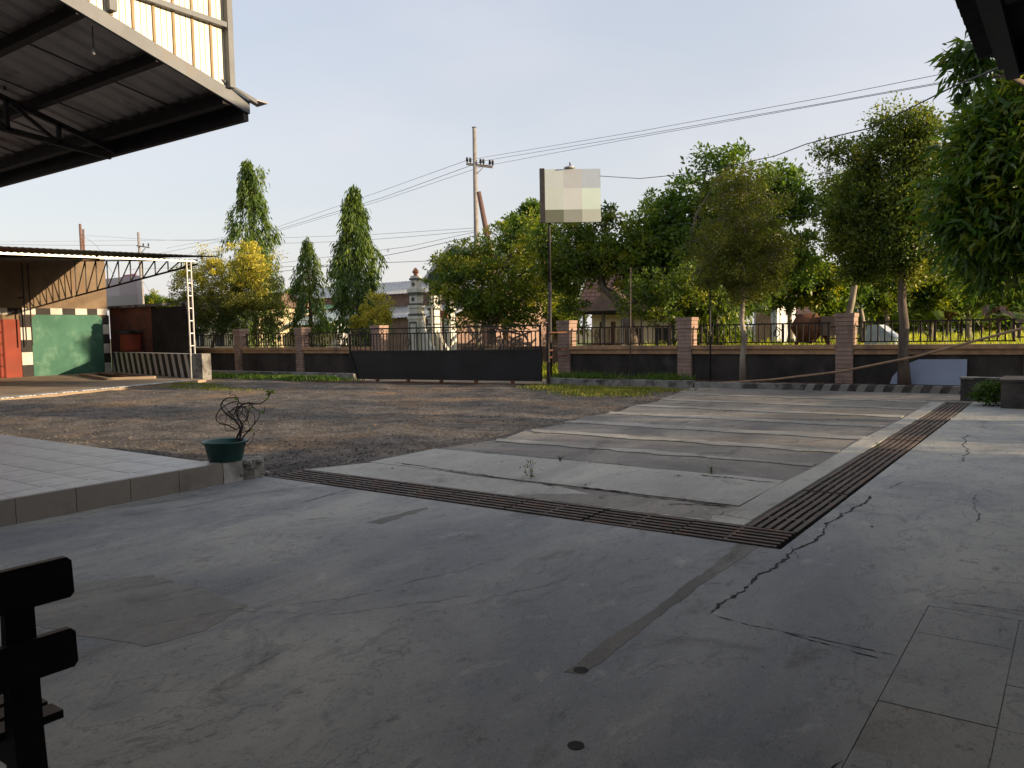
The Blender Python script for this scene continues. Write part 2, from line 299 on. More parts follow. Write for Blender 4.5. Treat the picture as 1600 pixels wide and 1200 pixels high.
M['tarp'] = mat('pale_tarpaulin', (0.50, 0.55, 0.62), (0.36, 0.41, 0.48), 2, 0.5, 0.3, 5)
M['building'] = mat('house_render', (0.12, 0.125, 0.14), (0.09, 0.094, 0.105), 1, 0.9)
def flat(name, rgb):
    return mat(name, rgb, tuple(x * 0.95 for x in rgb), 2, 0.6)
G1, G2, G3 = (0.022, 0.055, 0.010), (0.045, 0.095, 0.015), (0.10, 0.15, 0.018)
L_mid = leafmat('leaf_mid', [(0.0508, 0.0892, 0.0134), (0.1155, 0.1767, 0.0168), (0.3003, 0.2920, 0.0224)])
L_yel = leafmat('leaf_yellowgreen', [(0.0483, 0.0945, 0.0120), (0.1518, 0.2142, 0.0192), (0.3726, 0.3402, 0.0264)])
L_dark = leafmat('leaf_dark', [(0.0577, 0.1126, 0.0205), (0.1082, 0.1875, 0.0294), (0.2347, 0.3048, 0.0294)], 0.42)
L_fine = leafmat('leaf_finedark', [(0.0583, 0.0964, 0.0179), (0.1193, 0.1607, 0.0240), (0.2652, 0.2677, 0.0270)], 0.42)
L_olive = leafmat('leaf_olive', [(0.0683, 0.0784, 0.0162), (0.1290, 0.1485, 0.0175), (0.2428, 0.2445, 0.0203)], 0.35)
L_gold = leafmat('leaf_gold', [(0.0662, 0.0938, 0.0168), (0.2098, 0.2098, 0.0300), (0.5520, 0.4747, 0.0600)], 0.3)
L_ash = leafmat('leaf_ashoka', [(0.0474, 0.0876, 0.0183), (0.0970, 0.1592, 0.0235), (0.2368, 0.2865, 0.0287)], 0.25)
L_mango = leafmat('leaf_mango', [(0.0360, 0.0819, 0.0145), (0.0780, 0.1521, 0.0204), (0.2401, 0.2574, 0.0262)], 0.42, 0.35)
L_grass = leafmat('grass_blade', [(0.07, 0.12, 0.015), (0.16, 0.19, 0.03), (0.34, 0.28, 0.09)], 0.35)
L_gr2 = leafmat('grass_blade_green', [(0.04, 0.10, 0.015), (0.08, 0.16, 0.02), (0.2, 0.22, 0.05)], 0.35)
L_field = leafmat('field_blade', [(0.12, 0.17, 0.02), (0.31, 0.35, 0.035), (0.56, 0.50, 0.09)], 0.5)
L_dry = leafmat('dry_leaf', [(0.07, 0.04, 0.025), (0.14, 0.08, 0.04), (0.24, 0.16, 0.07)], 0.15)

# ------------------------------------------------------------------ foliage
def leaves_obj(name, P, D, S, W, T, m, parent=None, droop=0.0, N=None, **kw):
    """one mesh of four-cornered folded leaves: base points P, directions D, lengths S, widths W, tints T"""
    n = len(P)
    D = D / np.maximum(np.linalg.norm(D, axis=1, keepdims=True), 1e-6)
    A = np.random.default_rng(n).normal(size=(n, 3)) if N is None else N
    sd_ = np.cross(D, A); sd_ /= np.maximum(np.linalg.norm(sd_, axis=1, keepdims=True), 1e-6)
    nn = np.cross(sd_, D)
    v = np.empty((n, 4, 3)); S_ = S[:, None]; W_ = W[:, None]
    v[:, 0] = P; mid = P + D * S_ * 0.45
    v[:, 1] = mid - sd_ * W_ * 0.5 + nn * W_ * 0.22; v[:, 3] = mid + sd_ * W_ * 0.5 + nn * W_ * 0.22
    v[:, 2] = P + D * S_; v[:, 2, 2] -= S * droop
    me = bpy.data.meshes.new(name); me.vertices.add(4 * n); me.vertices.foreach_set('co', v.ravel())
    me.loops.add(4 * n); me.loops.foreach_set('vertex_index', np.arange(4 * n, dtype=np.int32))
    me.polygons.add(n); me.polygons.foreach_set('loop_start', np.arange(0, 4 * n, 4, dtype=np.int32))
    try: me.polygons.foreach_set('loop_total', np.full(n, 4, dtype=np.int32))
    except Exception: pass
    at_ = me.attributes.new('tint', 'FLOAT', 'FACE'); at_.data.foreach_set('value', np.clip(T, 0, 1).astype(np.float32))
    me.materials.append(m); me.update(calc_edges=True)
    o = bpy.data.objects.new(name, me); col.objects.link(o); adopt(o, parent); tag(o, **kw); return o
def crown_points(blobs, ncl, rg, shell=0.55):
    vol = np.array([b[1][0] * b[1][1] * b[1][2] for b in blobs]) ** 0.75; vol /= vol.sum()
    out = []; bi = []
    while len(out) < ncl:
        k = rg.choice(len(blobs), p=vol); d = rg.normal(size=3); d /= np.linalg.norm(d)
        r = shell + (1 - shell) * rg.random() ** 0.7
        if rg.random() < 0.3: r *= rg.random()
        r *= 1 + rg.normal() * 0.07
        r = r * (1.22 if rg.random() < .08 else 1) * (1 + .10 * math.sin(7 * d[0] + 5 * d[2] + k) + .08 * math.sin(13 * d[2] - 9 * d[1] + 2 * k)); out.append(np.array(blobs[k][0]) + d * np.array(blobs[k][1]) * r); bi.append(k)
    return np.array(out), bi
def crown(name, blobs, ncl, per, cr, ls, m, seed, parent, ar=0.5, up=0.15, tintfn=None, tb=0.4, ts=0.22, droop=0.0):
    rg = np.random.default_rng(seed)
    C, bi = crown_points(blobs, ncl, rg); n = ncl * per
    idx = np.repeat(np.arange(ncl), per)
    crs = cr * (0.45 + 1.0 * rg.random(ncl))
    off = rg.normal(size=(n, 3)); off /= np.linalg.norm(off, axis=1, keepdims=True); off *= (rg.random((n, 1)) ** 0.5) * crs[idx][:, None]; off[:, 2] *= 0.75
    P = C[idx] + off
    D = off / cr + rg.normal(size=(n, 3)) * 0.55; D[:, 2] += up
    S = ls * (0.65 + 0.7 * rg.random(n)); W = S * ar
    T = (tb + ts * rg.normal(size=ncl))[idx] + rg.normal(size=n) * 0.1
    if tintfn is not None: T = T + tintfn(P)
    leaves_obj(name, P, D, S, W, T, m, parent, droop)
    return C
def limb_path(a, b, rg, bend=0.12, n=5):
    a = np.array(a); b = np.array(b); L = np.linalg.norm(b - a); pts = []
    o1 = rg.normal(size=3) * L * bend
    for i in range(n + 1):
        t = i / n; pts.append(a + (b - a) * t + o1 * sin(pi * t) + np.array([0, 0, 0.10 * L * sin(pi * t)]) + rg.normal(size=3) * L * 0.012 * (0 < i < n))
    return pts
def tree(name, label, cat, base, top, r0, blobs, m, seed, ncl=260, per=45, cr=0.42, ls=0.14, ar=0.5, bark='bark', nl=26, group=None, tintfn=None, tb=0.4, ts=0.30, up=0.15, forks=None, droop=0.0, trunkpts=None):
    """base/top world points of the trunk; blobs = [(centre, radii)]"""
    rg = np.random.default_rng(seed); t = thing(name, base, label, cat, group)
    C = crown('crown', blobs, int(ncl * 1.25), int(per * 1.15), cr, ls * 1.05, m, seed, t, ar, up, tintfn, tb, ts, droop)
    mb = MB(); pts = trunkpts or limb_path(base, top, rg, 0.03, 6); n = len(pts)
    mb.tube(pts, [r0 * (1.25 if i == 0 else 1) * (1 - 0.45 * i / (n - 1)) for i in range(n)], 10)
    mb.build('trunk', M[bark], t, smooth=True)
    lb = MB(); mains = []
    for c, rr in blobs:
        s = Vector(pts[-1]) if rg.random() < 0.6 else Vector(pts[-2]); p = limb_path(s, c, rg, 0.05, 5); mains.append(p)
        lb.tube(p, [r0 * 0.36 * (1 - 0.8 * i / 5) for i in range(6)], 6, False)
    M_ = [q for p in mains for q in p[1:]]
    for i in rg.choice(len(C), min(nl * 3, len(C)), replace=False):
        k = min(range(len(M_)), key=lambda j: np.linalg.norm(M_[j] - C[i]))
        p = limb_path(M_[k], C[i], rg, 0.12, 4); lb.tube(p, [r0 * 0.16 * (1 - 0.7 * j / 4) + 0.004 for j in range(5)], 4, False)
    lb.build('branches', M[bark], t, smooth=True)
    return t
def pxblobs(bl, Y, rd=0.9, g=1.2):
    """blob list measured in the photo -> world ellipsoids at the plane Y"""
    out = []
    for b in bl:
        y = Y + (b[4] if len(b) > 4 else 0); P = at(b[0], b[1], y); k = depth(P) / f_px
        out.append(((P.x, P.y, P.z), (b[2] * k * g, rd * (b[2] + b[3]) / 2 * k * g, b[3] * k * g)))
    return out

# ------------------------------------------------------------------ ground
g = MB(); hx0, hx1, hy0, hy1 = -7.25, -1.60, 5.42, 17.2; BG = 900
for x0, x1, y0, y1 in ((-BG, hx0, -BG, BG), (hx1, BG, -BG, BG), (hx0, hx1, -BG, hy0), (hx0, hx1, hy1, BG)):
    g.add([(x0,y0,-.12),(x1,y0,-.12),(x1,y1,-.12),(x0,y1,-.12)], [(0,1,2,3)])
g.build('ground', M['ground'], kind='structure')
fm = MB().add([(-60,20.7,-.09),(60,20.7,-.09),(60,160,-.09),(-60,160,-.09)], [(0,1,2,3)]); fm.build('meadow', M['field'], kind='structure')
# gravelly yard: displaced sheet
rg = np.random.default_rng(3)
def bumps(x, y):
    return 0.012*np.sin(x*1.3+y*0.7)+0.010*np.sin(x*0.6-y*1.9+1)+0.008*np.sin(x*2.7+y*2.1)+0.006*np.sin(x*5.1-y*4.3)
nx, ny = 190, 150; xs = np.linspace(-42, -6.9, nx); ys = np.linspace(-4, 19.7, ny)
XX, YY = np.meshgrid(xs, ys); ZZ = -0.045 + bumps(XX, YY) + rg.normal(size=XX.shape) * 0.004
# yard runs under the pad and rises to meet the apron
V = np.stack([XX.ravel(), YY.ravel(), ZZ.ravel()], 1); I = np.arange(nx * ny).reshape(ny, nx)
F = np.stack([I[:-1, :-1].ravel(), I[:-1, 1:].ravel(), I[1:, 1:].ravel(), I[1:, :-1].ravel()], 1)
yo = MB(); yo.v = [tuple(v) for v in V]; yo.f = [tuple(int(i) for i in q) for q in F]; yo.build('yard', M['yard'], kind='structure', smooth=True)
# concrete apron round the drain channel
ap = MB()
ap.box(-7.27, -0.65, -6, 5.49, -.3, 0)
ap.box(-0.65, 6, -6, 0.98, -.3, 0); ap.box(-0.65, 6, 0.98, 4.803, -.3, -.008); ap.box(-0.65, 6, 4.803, 5.49, -.3, 0)
ap.box(-1.66, 6, 5.49, 17.05, -.3, 0); ap.box(-1.66, 6, 17.05, 19.2, -.3, -0.002)
apron = ap.build('pavement', M['apron'], kind='structure')
for i in range(6):
    for j in range(8):
        x, y, z = -.438 + .42 * i, 4.578 - .446 * j, rnd.uniform(-.002, .002)
        MB().box(x - .2085, x + .2085, y - .2215, y + .2215, -.05, z).build('paving_slab', M['strip' if (i, j) in ((0, 3), (2, 1), (1, 4)) else 'apron'], apron)
# channel
ch = MB(); ch.box(-7.25, -1.60, 5.40, 6.05, -.36, -.30); ch.box(-2.15, -1.60, 6.05, 17.2, -.36, -.30)
ch.build('drain_channel', M['pit'], kind='structure')
# parking court of worn strips
def ragged(x0, x1, y0, y1, j=0.03, step=0.35, lend=0.12):
    p = []; x = x0
    while x < x1: p.append((x, y0 + rnd.uniform(-j, j))); x += step * rnd.uniform(.6, 1.4)
    p.append((x1, y0)); p.append((x1, y1)); x = x1 - step
    while x > x0 + step: p.append((x, y1 + rnd.uniform(-j, j))); x -= step * rnd.uniform(.6, 1.4)
    p.append((x0 + rnd.uniform(-lend, lend), y1)); p.append((x0 - lend * rnd.random(), (y0 + y1) / 2 + .02)); return p
pk = MB(); poly = [(-7.25, 5.99), (-2.09, 5.99), (-2.09, 17.3), (-1.66, 17.3), (-1.66, 19.3), (-8.0, 19.2), (-7.9, 18.2), (-7.55, 17.0), (-7.45, 16.1), (-7.15, 15.2), (-7.2, 14.1), (-6.95, 13.2), (-7.1, 12.1), (-6.85, 11.0), (-6.95, 10.1), (-6.7, 9.2), (-6.85, 8.3), (-6.95, 7.4), (-6.8, 6.9)]
pk.prism(poly, -.3, 0); court = pk.build('parking_court', M['apron_dark'], kind='structure')
s1 = MB().prism([(-7.15, 6.0), (-4.2, 6.0), (-3.3, 6.0), (-2.10, 6.005), (-2.10, 6.22), (-2.9, 6.28), (-3.5, 6.36), (-3.9, 6.5), (-4.2, 6.6), (-5.3, 6.62), (-6.5, 6.80), (-6.85, 6.75), (-7.0, 6.4)], -.02, .006)
s1.build('concrete_strip', M['apron_light'], court)
def rag2(yf0, yf1, x0, x1):
    n = 16; a = [(x0 + (x1 - x0) * i / n, yf0(x0 + (x1 - x0) * i / n) + rnd.uniform(-.015, .015)) for i in range(n + 1)]
    b = [(x0 + (x1 - x0) * i / n, yf1(x0 + (x1 - x0) * i / n) + rnd.uniform(-.03, .03)) for i in range(n, -1, -1)]
    return a + b
MB().prism(rag2(lambda x: 6.66 - .02 * (x + 4), lambda x: 7.93, -6.9, -2.36), -.02, .010).build('concrete_strip', M['apron_light'], court)
for y0, y1, xl in ((8.88, 9.14, -6.6), (9.93, 10.26, -6.7), (11.2, 11.62, -6.95), (12.66, 13.05, -6.95), (14.15, 14.5, -7.1), (15.55, 15.85, -7.2), (17.0, 17.3, -7.45)):
    MB().prism(ragged(xl, -2.36, y0 + rnd.uniform(0, .08), y1 - rnd.uniform(0, .06), 0.055, .22, .3), -.02, .012).build('concrete_strip', M['strip'], court)
MB().prism([(-2.33, 6.25), (-2.10, 6.2), (-2.10, 17.2), (-2.34, 17.2), (-2.31, 14), (-2.36, 11), (-2.31, 9), (-2.36, 7.6)], -.02, .009).build('concrete_strip', M['apron_light'], court)
# cracks, joints, patches in the paving
def crack(pts, wd, parent, z=.0022, jag=0.02, name='crack'):
    P = []; 
    for a, b in zip(pts[:-1], pts[1:]):
        L = math.hypot(b[0]-a[0], b[1]-a[1]); n = max(2, int(L / .03))
        for i in range(n): t = i / n; P.append((a[0]+(b[0]-a[0])*t, a[1]+(b[1]-a[1])*t))
    P.append(pts[-1]); n = len(P); vs = []
    dx, dy = P[-1][0]-P[0][0], P[-1][1]-P[0][1]; L = math.hypot(dx, dy) or 1; nx_, ny_ = -dy/L, dx/L; o = 0
    for i, p in enumerate(P):
        o = o * .86 + rnd.uniform(-jag, jag) * .8 + (rnd.uniform(-jag, jag) if rnd.random() < .15 else 0); w2 = wd * rnd.uniform(.2, 1.1) * (.15 if rnd.random() < (.28 if wd < .013 else .06) else 1) * min(1, .25 + min(i, n-1-i) * .3) / 2
        vs += [(p[0]+nx_*(o-w2), p[1]+ny_*(o-w2), z), (p[0]+nx_*(o+w2), p[1]+ny_*(o+w2), z)]
    MB().add(vs, [(2*i, 2*i+1, 2*i+3, 2*i+2)[::-1] for i in range(n-1)]).build(name, M['crack'], parent)
for pts, wd, jag in (([(-1.58, 4.03), (-1.60, 4.6), (-1.56, 5.3), (-1.57, 6.4), (-1.5, 7.65)], .028, .018), ([(-1.5, 7.65), (-1.15, 7.72), (-.8, 7.7)], .008, .01),
    ([(-1.46, 7.9), (-1.38, 8.5)], .012, .015), ([(-1.38, 8.5), (-.9, 8.6)], .007, .01), ([(-1.58, 4.03), (-1.2, 4.0), (-.66, 3.97)], .010, .006), ([(-1.2, 3.99), (-.70, 3.90)], .012, .006),
    ([(-.6, 7.0), (-.75, 8.2)], .012, .02), ([(-1.0, 10.0), (-1.25, 12.4)], .018, .02), ([(-1.62, 5.6), (-1.5, 5.3)], .007, .01),
    ([(-5.80, 4.74), (-5.89, 5.44)], .022, .004), ([(-3.9, 2.65), (-3.3, 2.95), (-2.9, 3.6)], .006, .01), ([(-4.1, 2.2), (-3.85, 2.75), (-3.5, 3.1), (-3.2, 4.2)], .006, .012),
    ([(-6.9, 4.8), (-7.1, 3.4)], .010, .02), ([(-7.05, 5.3), (-5.9, 5.25)], .006, .01), ([(-.3, 5.9), (.3, 6.0)], .008, .004), ([(-.64, 4.9), (.4, 5.05)], .008, .004), ([(-.64, 5.4), (.4, 5.6)], .006, .004),
    ([(-2.9, 3.2), (-2.3, 4.9)], .004, .02), ([(-.66, 2.9), (-.66, 1.4)], .01, .01), ([(-1.5, 1.7), (-.7, 1.75)], .006, .01)):
    crack(pts, wd, apron, jag=jag)
crack([(-6.6, 6.84), (-5.6, 6.72), (-4.4, 6.62)], .03, court, .014, .012); crack([(-4.4, 6.62), (-3.4, 6.60), (-2.4, 6.58)], .045, court, .014, .02)
crack([(-6.4, 8.03), (-5.4, 7.97), (-4.0, 7.95)], .03, court, .015, .02); crack([(-3.2, 7.8), (-2.4, 7.78)], .03, court, .015, .02)
crack([(-5.0, 7.5), (-4.6, 8.0)], .008, court, .015, .02); crack([(-2.9, 6.35), (-2.45, 6.65)], .03, court, .014, .03)
def sheet(poly, z, m, parent, name='patch', j=.018):
    out = []
    for (a, b) in zip(poly, poly[1:] + poly[:1]):
        n_ = max(1, int(math.hypot(b[0]-a[0], b[1]-a[1]) / .07))
        out += [(a[0] + (b[0]-a[0])*i/n_ + rnd.uniform(-j, j), a[1] + (b[1]-a[1])*i/n_ + rnd.uniform(-j, j)) for i in range(n_)]
    poly = out
    return MB().prism(poly, -.01, .0016 if z < .005 else z).build(name, M[m], parent)
sheet([(-1.87, 3.0), (-1.78, 3.02), (-1.80, 3.5), (-1.82, 4.1), (-1.83, 4.6), (-1.80, 5.47), (-1.96, 5.47), (-1.91, 4.9), (-1.91, 4.4), (-1.88, 3.9), (-1.89, 3.4)], .004, 'trench', apron, 'filled_trench', .009)
sheet([(-4.72, 4.56), (-4.60, 4.57), (-4.62, 5.2), (-4.70, 5.25)], .004, 'trench', apron, 'filled_trench')
sheet([(-6.4, 1.6), (-3.8, 2.1), (-3.72, 2.4), (-3.86, 2.77), (-4.3, 2.80), (-4.9, 2.79), (-5.1, 2.5), (-5.6, 2.2), (-6.4, 2.1)], .004, 'patch', apron, 'repair_patch')
sheet([(-4.3, 6.02), (-3.2, 6.02), (-2.4, 6.03), (-2.4, 6.35), (-2.6, 6.5), (-3.2, 6.52), (-3.7, 6.42), (-4.1, 6.22)], .008, 'apron_dark', court, 'worn_patch', .03)
for (x, y, r) in ((-1.82, 3.05, .035), (-1.50, 2.47, .032)):
    MB().lathe((x, y, 0), [(r, .0), (r, .0026)], 14).build('drain_hole', M['crack'], apron)

# ------------------------------------------------------------------ drain grates
def grate(name, x0, x1, y0, y1, alongx, nb, sec, label):
    t = thing(name, ((x0+x1)/2, (y0+y1)/2, 0), label, 'drain grate')
    W_ = (y1 - y0) if alongx else (x1 - x0); L = (x1 - x0) if alongx else (y1 - y0); n = round(L / sec); sec = L / n
    # each section is a rectangle of flats: long bars one by one, a cross bar at each section end
    for s in range(n):
        a = (x0 if alongx else y0) + s * sec; tilt = rnd.uniform(-.004, .004)
        for k in range(nb):
            c = (y0 if alongx else x0) + .02 + (W_ - .04) * k / (nb - 1); m = MB()
            if alongx: m.box(a + .008, a + sec - .008, c - .019, c + .019, -.004 + tilt, .008 + tilt)
            else: m.box(c - .019, c + .019, a + .008, a + sec - .008, -.004 + tilt, .008 + tilt)
            m.build('bar', M['iron'], t)
        m = MB()
        if alongx: m.box(a + .012, a + .045, y0 + .01, y1 - .01, -.035, -.006 + tilt)
        else: m.box(x0 + .01, x1 - .01, a + .012, a + .045, -.035, -.006 + tilt)
        m.build('crossbar', M['iron'], t)
        m = MB()
        for q in (.5,):
            if alongx: m.box(a + sec*q - .012, a + sec*q + .012, y0 + .012, y1 - .012, -.010 + tilt, .004 + tilt)
            else: m.box(x0 + .012, x1 - .012, a + sec*q - .012, a + sec*q + .012, -.010 + tilt, .004 + tilt)
        m.build('crossbar', M['iron'], t)
    return t
grate('drain_grate', -7.16, -1.69, 5.50, 5.97, True, 6, .78, 'long rusty iron grate crossing the concrete in front of the parking court')
grate('drain_grate', -2.07, -1.69, 5.985, 16.95, False, 6, .78, 'rusty iron grate running away along the right side of the parking court to the fence')

# ------------------------------------------------------------------ raised tiled platform, left
pl = thing('tiled_platform', (-9, 4, 0), 'raised platform of pale square tiles with a brown tiled riser at left', 'platform')
MB().box(-22, -7.31, -6, 4.98, -.3, .205).build('core', M['mortar'], pl)
tm = MB().box(-.195, .195, -.195, .195, 0, .014).mesh('tile', M['tile'])
cnt = 0
for i in range(14):
    for j in range(9):
        x = -7.78 - .4 * i; y = 4.74 - .4 * j
        P = np.array([x, y, .22]) - CP; dd = float(np.dot(P, FW))
        if dd < .5: continue
        inst('tile', tm, (x, y, .206 + rnd.uniform(0, .002)), pl)
MB().box(-22, -13.4, -6, 4.96, .2, .212).build('far_tiles', M['tile'], pl)
tb_ = MB().box(0, .26, -.197, .197, 0, .014).mesh('edge_tile', M['tile'])
for j in range(18): inst('edge_tile', tb_, (-7.575, 4.98 - .2 - .4 * j, .207), pl)
for j in range(14):
    MB().box(-7.31, -7.275, 4.98 - .5 * (j + 1) + .003, 4.98 - .5 * j - .003, -.01, .219).build('riser_tile', M['tileface'], pl)
# kerb running on beyond the platform, end broken
kb = thing('broken_kerb', (-7.35, 5.3, 0), 'short kerb with a broken rubble end under the green pot', 'kerb')
MB().box(-7.56, -7.272, 4.985, 5.22, -.1, .215).build('kerb_body', M['tile'], kb)
r_ = MB(); rr = random.Random(5)
r_.prism([(-7.55, 5.222), (-7.28, 5.222), (-7.25, 5.35), (-7.29, 5.50), (-7.36, 5.56), (-7.47, 5.54), (-7.56, 5.42)], -.1, .205)
ro = r_.build('rubble_end', M['rubble'], kb)
for k in range(16):
    a = rr.uniform(-.02, .34); s = rr.uniform(.025, .06); x = -7.27 + rr.uniform(-.06, .03) - max(0, a - .2) * .5; z = rr.uniform(.0, .19)
    MB().lathe((x, 5.22 + a, z), [(s*.5, -s*.5), (s, -s*.1), (s*.8, s*.4), (s*.3, s*.6)], 5).build('chunk', M['rubble'], kb)

# pot with bare plant
pc = (-7.42, 5.12, .218)
pt = thing('plastic_pot', pc, 'round dark green plastic basin used as a plant pot on the kerb', 'pot')
MB().lathe(pc, [(.165, 0), (.172, .01), (.212, .19), (.238, .196), (.24, .21), (.232, .216), (.205, .205), (.19, .14), (.0, .14)], 36).build('basin', M['pot'], pt, smooth=True)
MB().lathe((pc[0], pc[1], pc[2] + .142), [(.196, 0), (.15, .015), (.05, .03), (.0, .032)], 20).build('soil', M['soil'], pt, smooth=True)
pp = thing('potted_plant', (pc[0], pc[1], pc[2] + .15), 'gnarled nearly bare shrub with looping stems growing in the green pot', 'plant')
rr = random.Random(11); O = Vector(pc) + Vector((.12, .06, .16)); RT = Vector((.81, .58, 0)) * 1.18; UP = Vector((0, 0, 1.12)); DP = Vector((-.58, .81, 0))
def stem(pts, r):   # (right, up, away) offsets in metres from the pot mouth
    ps = [O + RT * a + UP * b + DP * c for a, b, c in pts]; out = []
    for i in range(len(ps) - 1):
        p0 = ps[max(i-1, 0)]; p1 = ps[i]; p2 = ps[i+1]; p3 = ps[min(i+2, len(ps)-1)]
        for k in range(5):
            t = k / 5; out.append(.5 * ((2*p1) + (p2-p0)*t + (2*p0-5*p1+4*p2-p3)*t*t + (3*p1-p0-3*p2+p3)*t**3))
    out.append(ps[-1]); n = len(out)
    MB().tube(out, [r * (1 - .6 * i / n) for i in range(n)], 6).build('stem', M['twig'], pp, smooth=True)
stem([(-.02,0,0),(0,.08,.02),(.03,.16,.02),(-.02,.24,.03),(-.10,.30,.05),(-.14,.38,.03),(-.08,.45,.0),(.0,.46,-.02)], .013)
stem([(.02,0,0),(.04,.1,-.02),(.06,.2,-.02),(.02,.3,-.04),(.05,.38,0),(.12,.40,.03),(.20,.39,.05),(.27,.43,.06),(.31,.50,.06)], .012)
stem([(.01,0,.03),(.05,.08,.04),(.10,.13,.02),(.16,.2,.0),(.21,.26,-.02),(.22,.32,0)], .009)
stem([(.0,.15,0),(-.06,.2,-.04),(-.13,.22,-.05),(-.17,.27,-.03),(-.15,.34,.02),(-.07,.40,.06),(.02,.41,.05),(.06,.34,.02),(.03,.28,0)], .008)
stem([(.05,.2,0),(.10,.27,.03),(.08,.35,.06),(.01,.37,.04),(-.05,.32,0),(-.03,.25,-.03)], .007)
stem([(.04,.12,0),(.12,.15,-.03),(.18,.22,-.05),(.17,.30,-.02),(.12,.33,.02)], .006)
stem([(-.01,.3,0),(.03,.43,.0),(-.01,.48,.02),(-.05,.47,.03)], .006)
stem([(.12,.40,.03),(.18,.33,.05),(.24,.30,.06),(.25,.37,.04)], .005)
stem([(-.10,.3,.05),(-.03,.34,.07),(.05,.30,.05),(.1,.22,.04),(.11,.12,.03)], .006)
stem([(.03,.02,.0),(.09,.0,.03),(.13,.05,.04),(.15,.12,.02)], .005)
stem([(.06,.04,-.02),(.12,-.02,-.04),(.15,-.05,-.03)], .004)
for k in range(10):
    stem([(rr.uniform(-.1,.12), rr.uniform(.15,.4), rr.uniform(-.05,.05))] + [(rr.uniform(-.14,.2), rr.uniform(.12,.44), rr.uniform(-.06,.06)) for _ in range(2)], .0045)
rg = np.random.default_rng(2); tips = [(.31,.5,.06)]*9 + [(.0,.46,-.02)]*3 + [(.22,.32,0)]*4 + [(-.05,.47,.03)]*2 + [(.12,.33,.02)]*3 + [(.15,.12,.02)]*3 + [(.28,.45,.05)]*3
P = np.array([list(O + RT*a + UP*b + DP*c) for a, b, c in tips]) + rg.normal(size=(len(tips), 3)) * .012
leaves_obj('foliage', P, rg.normal(size=P.shape) + np.array([.2,.2,.2]), np.full(len(P), .055), np.full(len(P), .026), rg.random(len(P)), L_dark, pp)

# ------------------------------------------------------------------ bench at lower left
bx = -2.30
bn = thing('wooden_bench', (bx, .4, 0), 'dark wooden slatted bench seen from behind in the lower left corner', 'bench')
def bslat(x, y0, y1, z0, z1, th, name, tilt=0):
    m = MB(); pts = []
    n = 4; r = .012
    for (yy, zz) in ((y0, z0), (y1 - r, z0), (y1, z0 + r), (y1, z1 - r), (y1 - r, z1), (y0, z1)): pts.append((x + tilt * (zz - z0), yy, zz))
    m.slab(pts, (th, 0, 0)); return m.build(name, M['wood_dark'], bn)
bslat(bx, -.75, 1.07, .832, .944, .024, 'back_slat', -.08); bslat(bx, -.75, 1.07, .634, .742, .024, 'back_slat', -.08)
for y in (.935, -.55):
    m = MB(); m.slab([(bx - .028, y - .035, 0), (bx + .055, y - .035, 0), (bx + .01, y - .035, .5), (bx - .003, y - .035, .83), (bx - .028, y - .035, .83), (bx - .05, y - .035, .4)], (0, .075, 0))
    m.build('back_leg', M['wood_dark'], bn)
    MB().box(bx - .50, bx - .44, y - .035, y + .03, 0, .45).build('front_leg', M['wood_dark'], bn)
    MB().box(bx - .47, bx - .03, y - .02, y + .02, .38, .45).build('seat_rail', M['wood_dark'], bn)
for k in range(5):
    x = bx - .12 - .095 * k; MB().box(x - .036, x + .036, -.75, 1.07, .452, .476).build('seat_slat', M['wood_dark'], bn)

# ------------------------------------------------------------------ left steel canopy over the platform
def rz_(y): return 3.99 + .30 * (5.42 - y)
cn = thing('steel_canopy', (-12, 2, 0), 'corrugated steel canopy with grey fascia above the tiled platform', 'canopy')
XE, XW, YE, YB = -7.2, -20.0, 5.42, -4.0
m = MB(); m.corr((XE - .0, YB, rz_(YB) + .02), (XW - XE, 0, 0), (0, YE + .05 - YB, rz_(YE + .05) - rz_(YB)), 46, -.032, duty=.62); m.build('roof_sheet', M['sheet'], cn)
MB().slab([(XE, YE, rz_(YE) - .125), (XE, YE, rz_(YE) + .012), (XE, YB, rz_(YB) + .012), (XE, YB, rz_(YB) - .125)], (.03, 0, 0)).build('fascia', M['fascia'], cn)
MB().box(XW, XE + .0, YE - .06, YE, rz_(YE) - .20, rz_(YE) + .012).build('eave_beam', M['steel'], cn)
MB().box(XW, XE - .01, YE - .30, YE - .20, rz_(YE - .25) - .15, rz_(YE - .25) - .03).build('purlin', M['steel'], cn)
for y in (4.45, 3.72, 2.95, 2.1, 1.2): MB().box(XW, XE - .005, y - .045, y + .045, rz_(y) - .13, rz_(y) - .02).build('purlin', M['steel'], cn)
for x in (-9.75, -13.2):
    pts = [(5.36, rz_(5.36) - .16), (-1.0, rz_(-1.0) - .16)]
    MB().bar((x, 5.36, rz_(5.36) - .17), (x, -1, rz_(-1) - .17), .05, .06).build('truss_top_chord', M['steel'], cn)
    MB().bar((x, 5.30, rz_(5.36) - .25), (x, -1, rz_(5.36) + .35), .05, .06).build('truss_bottom_chord', M['steel'], cn)
    k = 0
    for y in np.arange(4.7, -.8, -.55):
        zt = rz_(y) - .17; zb = rz_(5.36) - .25 + (5.30 - y) / 6.3 * .6
        MB().bar((x, y, zb), (x, y, zt), .04, .05).build('truss_web', M['steel'], cn)
        MB().bar((x, y, zb), (x, y - .55, rz_(y - .55) - .17), .035, .035).build('truss_web', M['steel'], cn); k += 1
for x in (-8.1, -9.3, -10.5, -11.7): MB().tube([(x, 5.3, rz_(5.3) - .03), (x - .5, 3, rz_(3) - .06), (x - .9, 1, rz_(1) - .05)], .008, 4).build('stay_wire', M['wire'], cn)
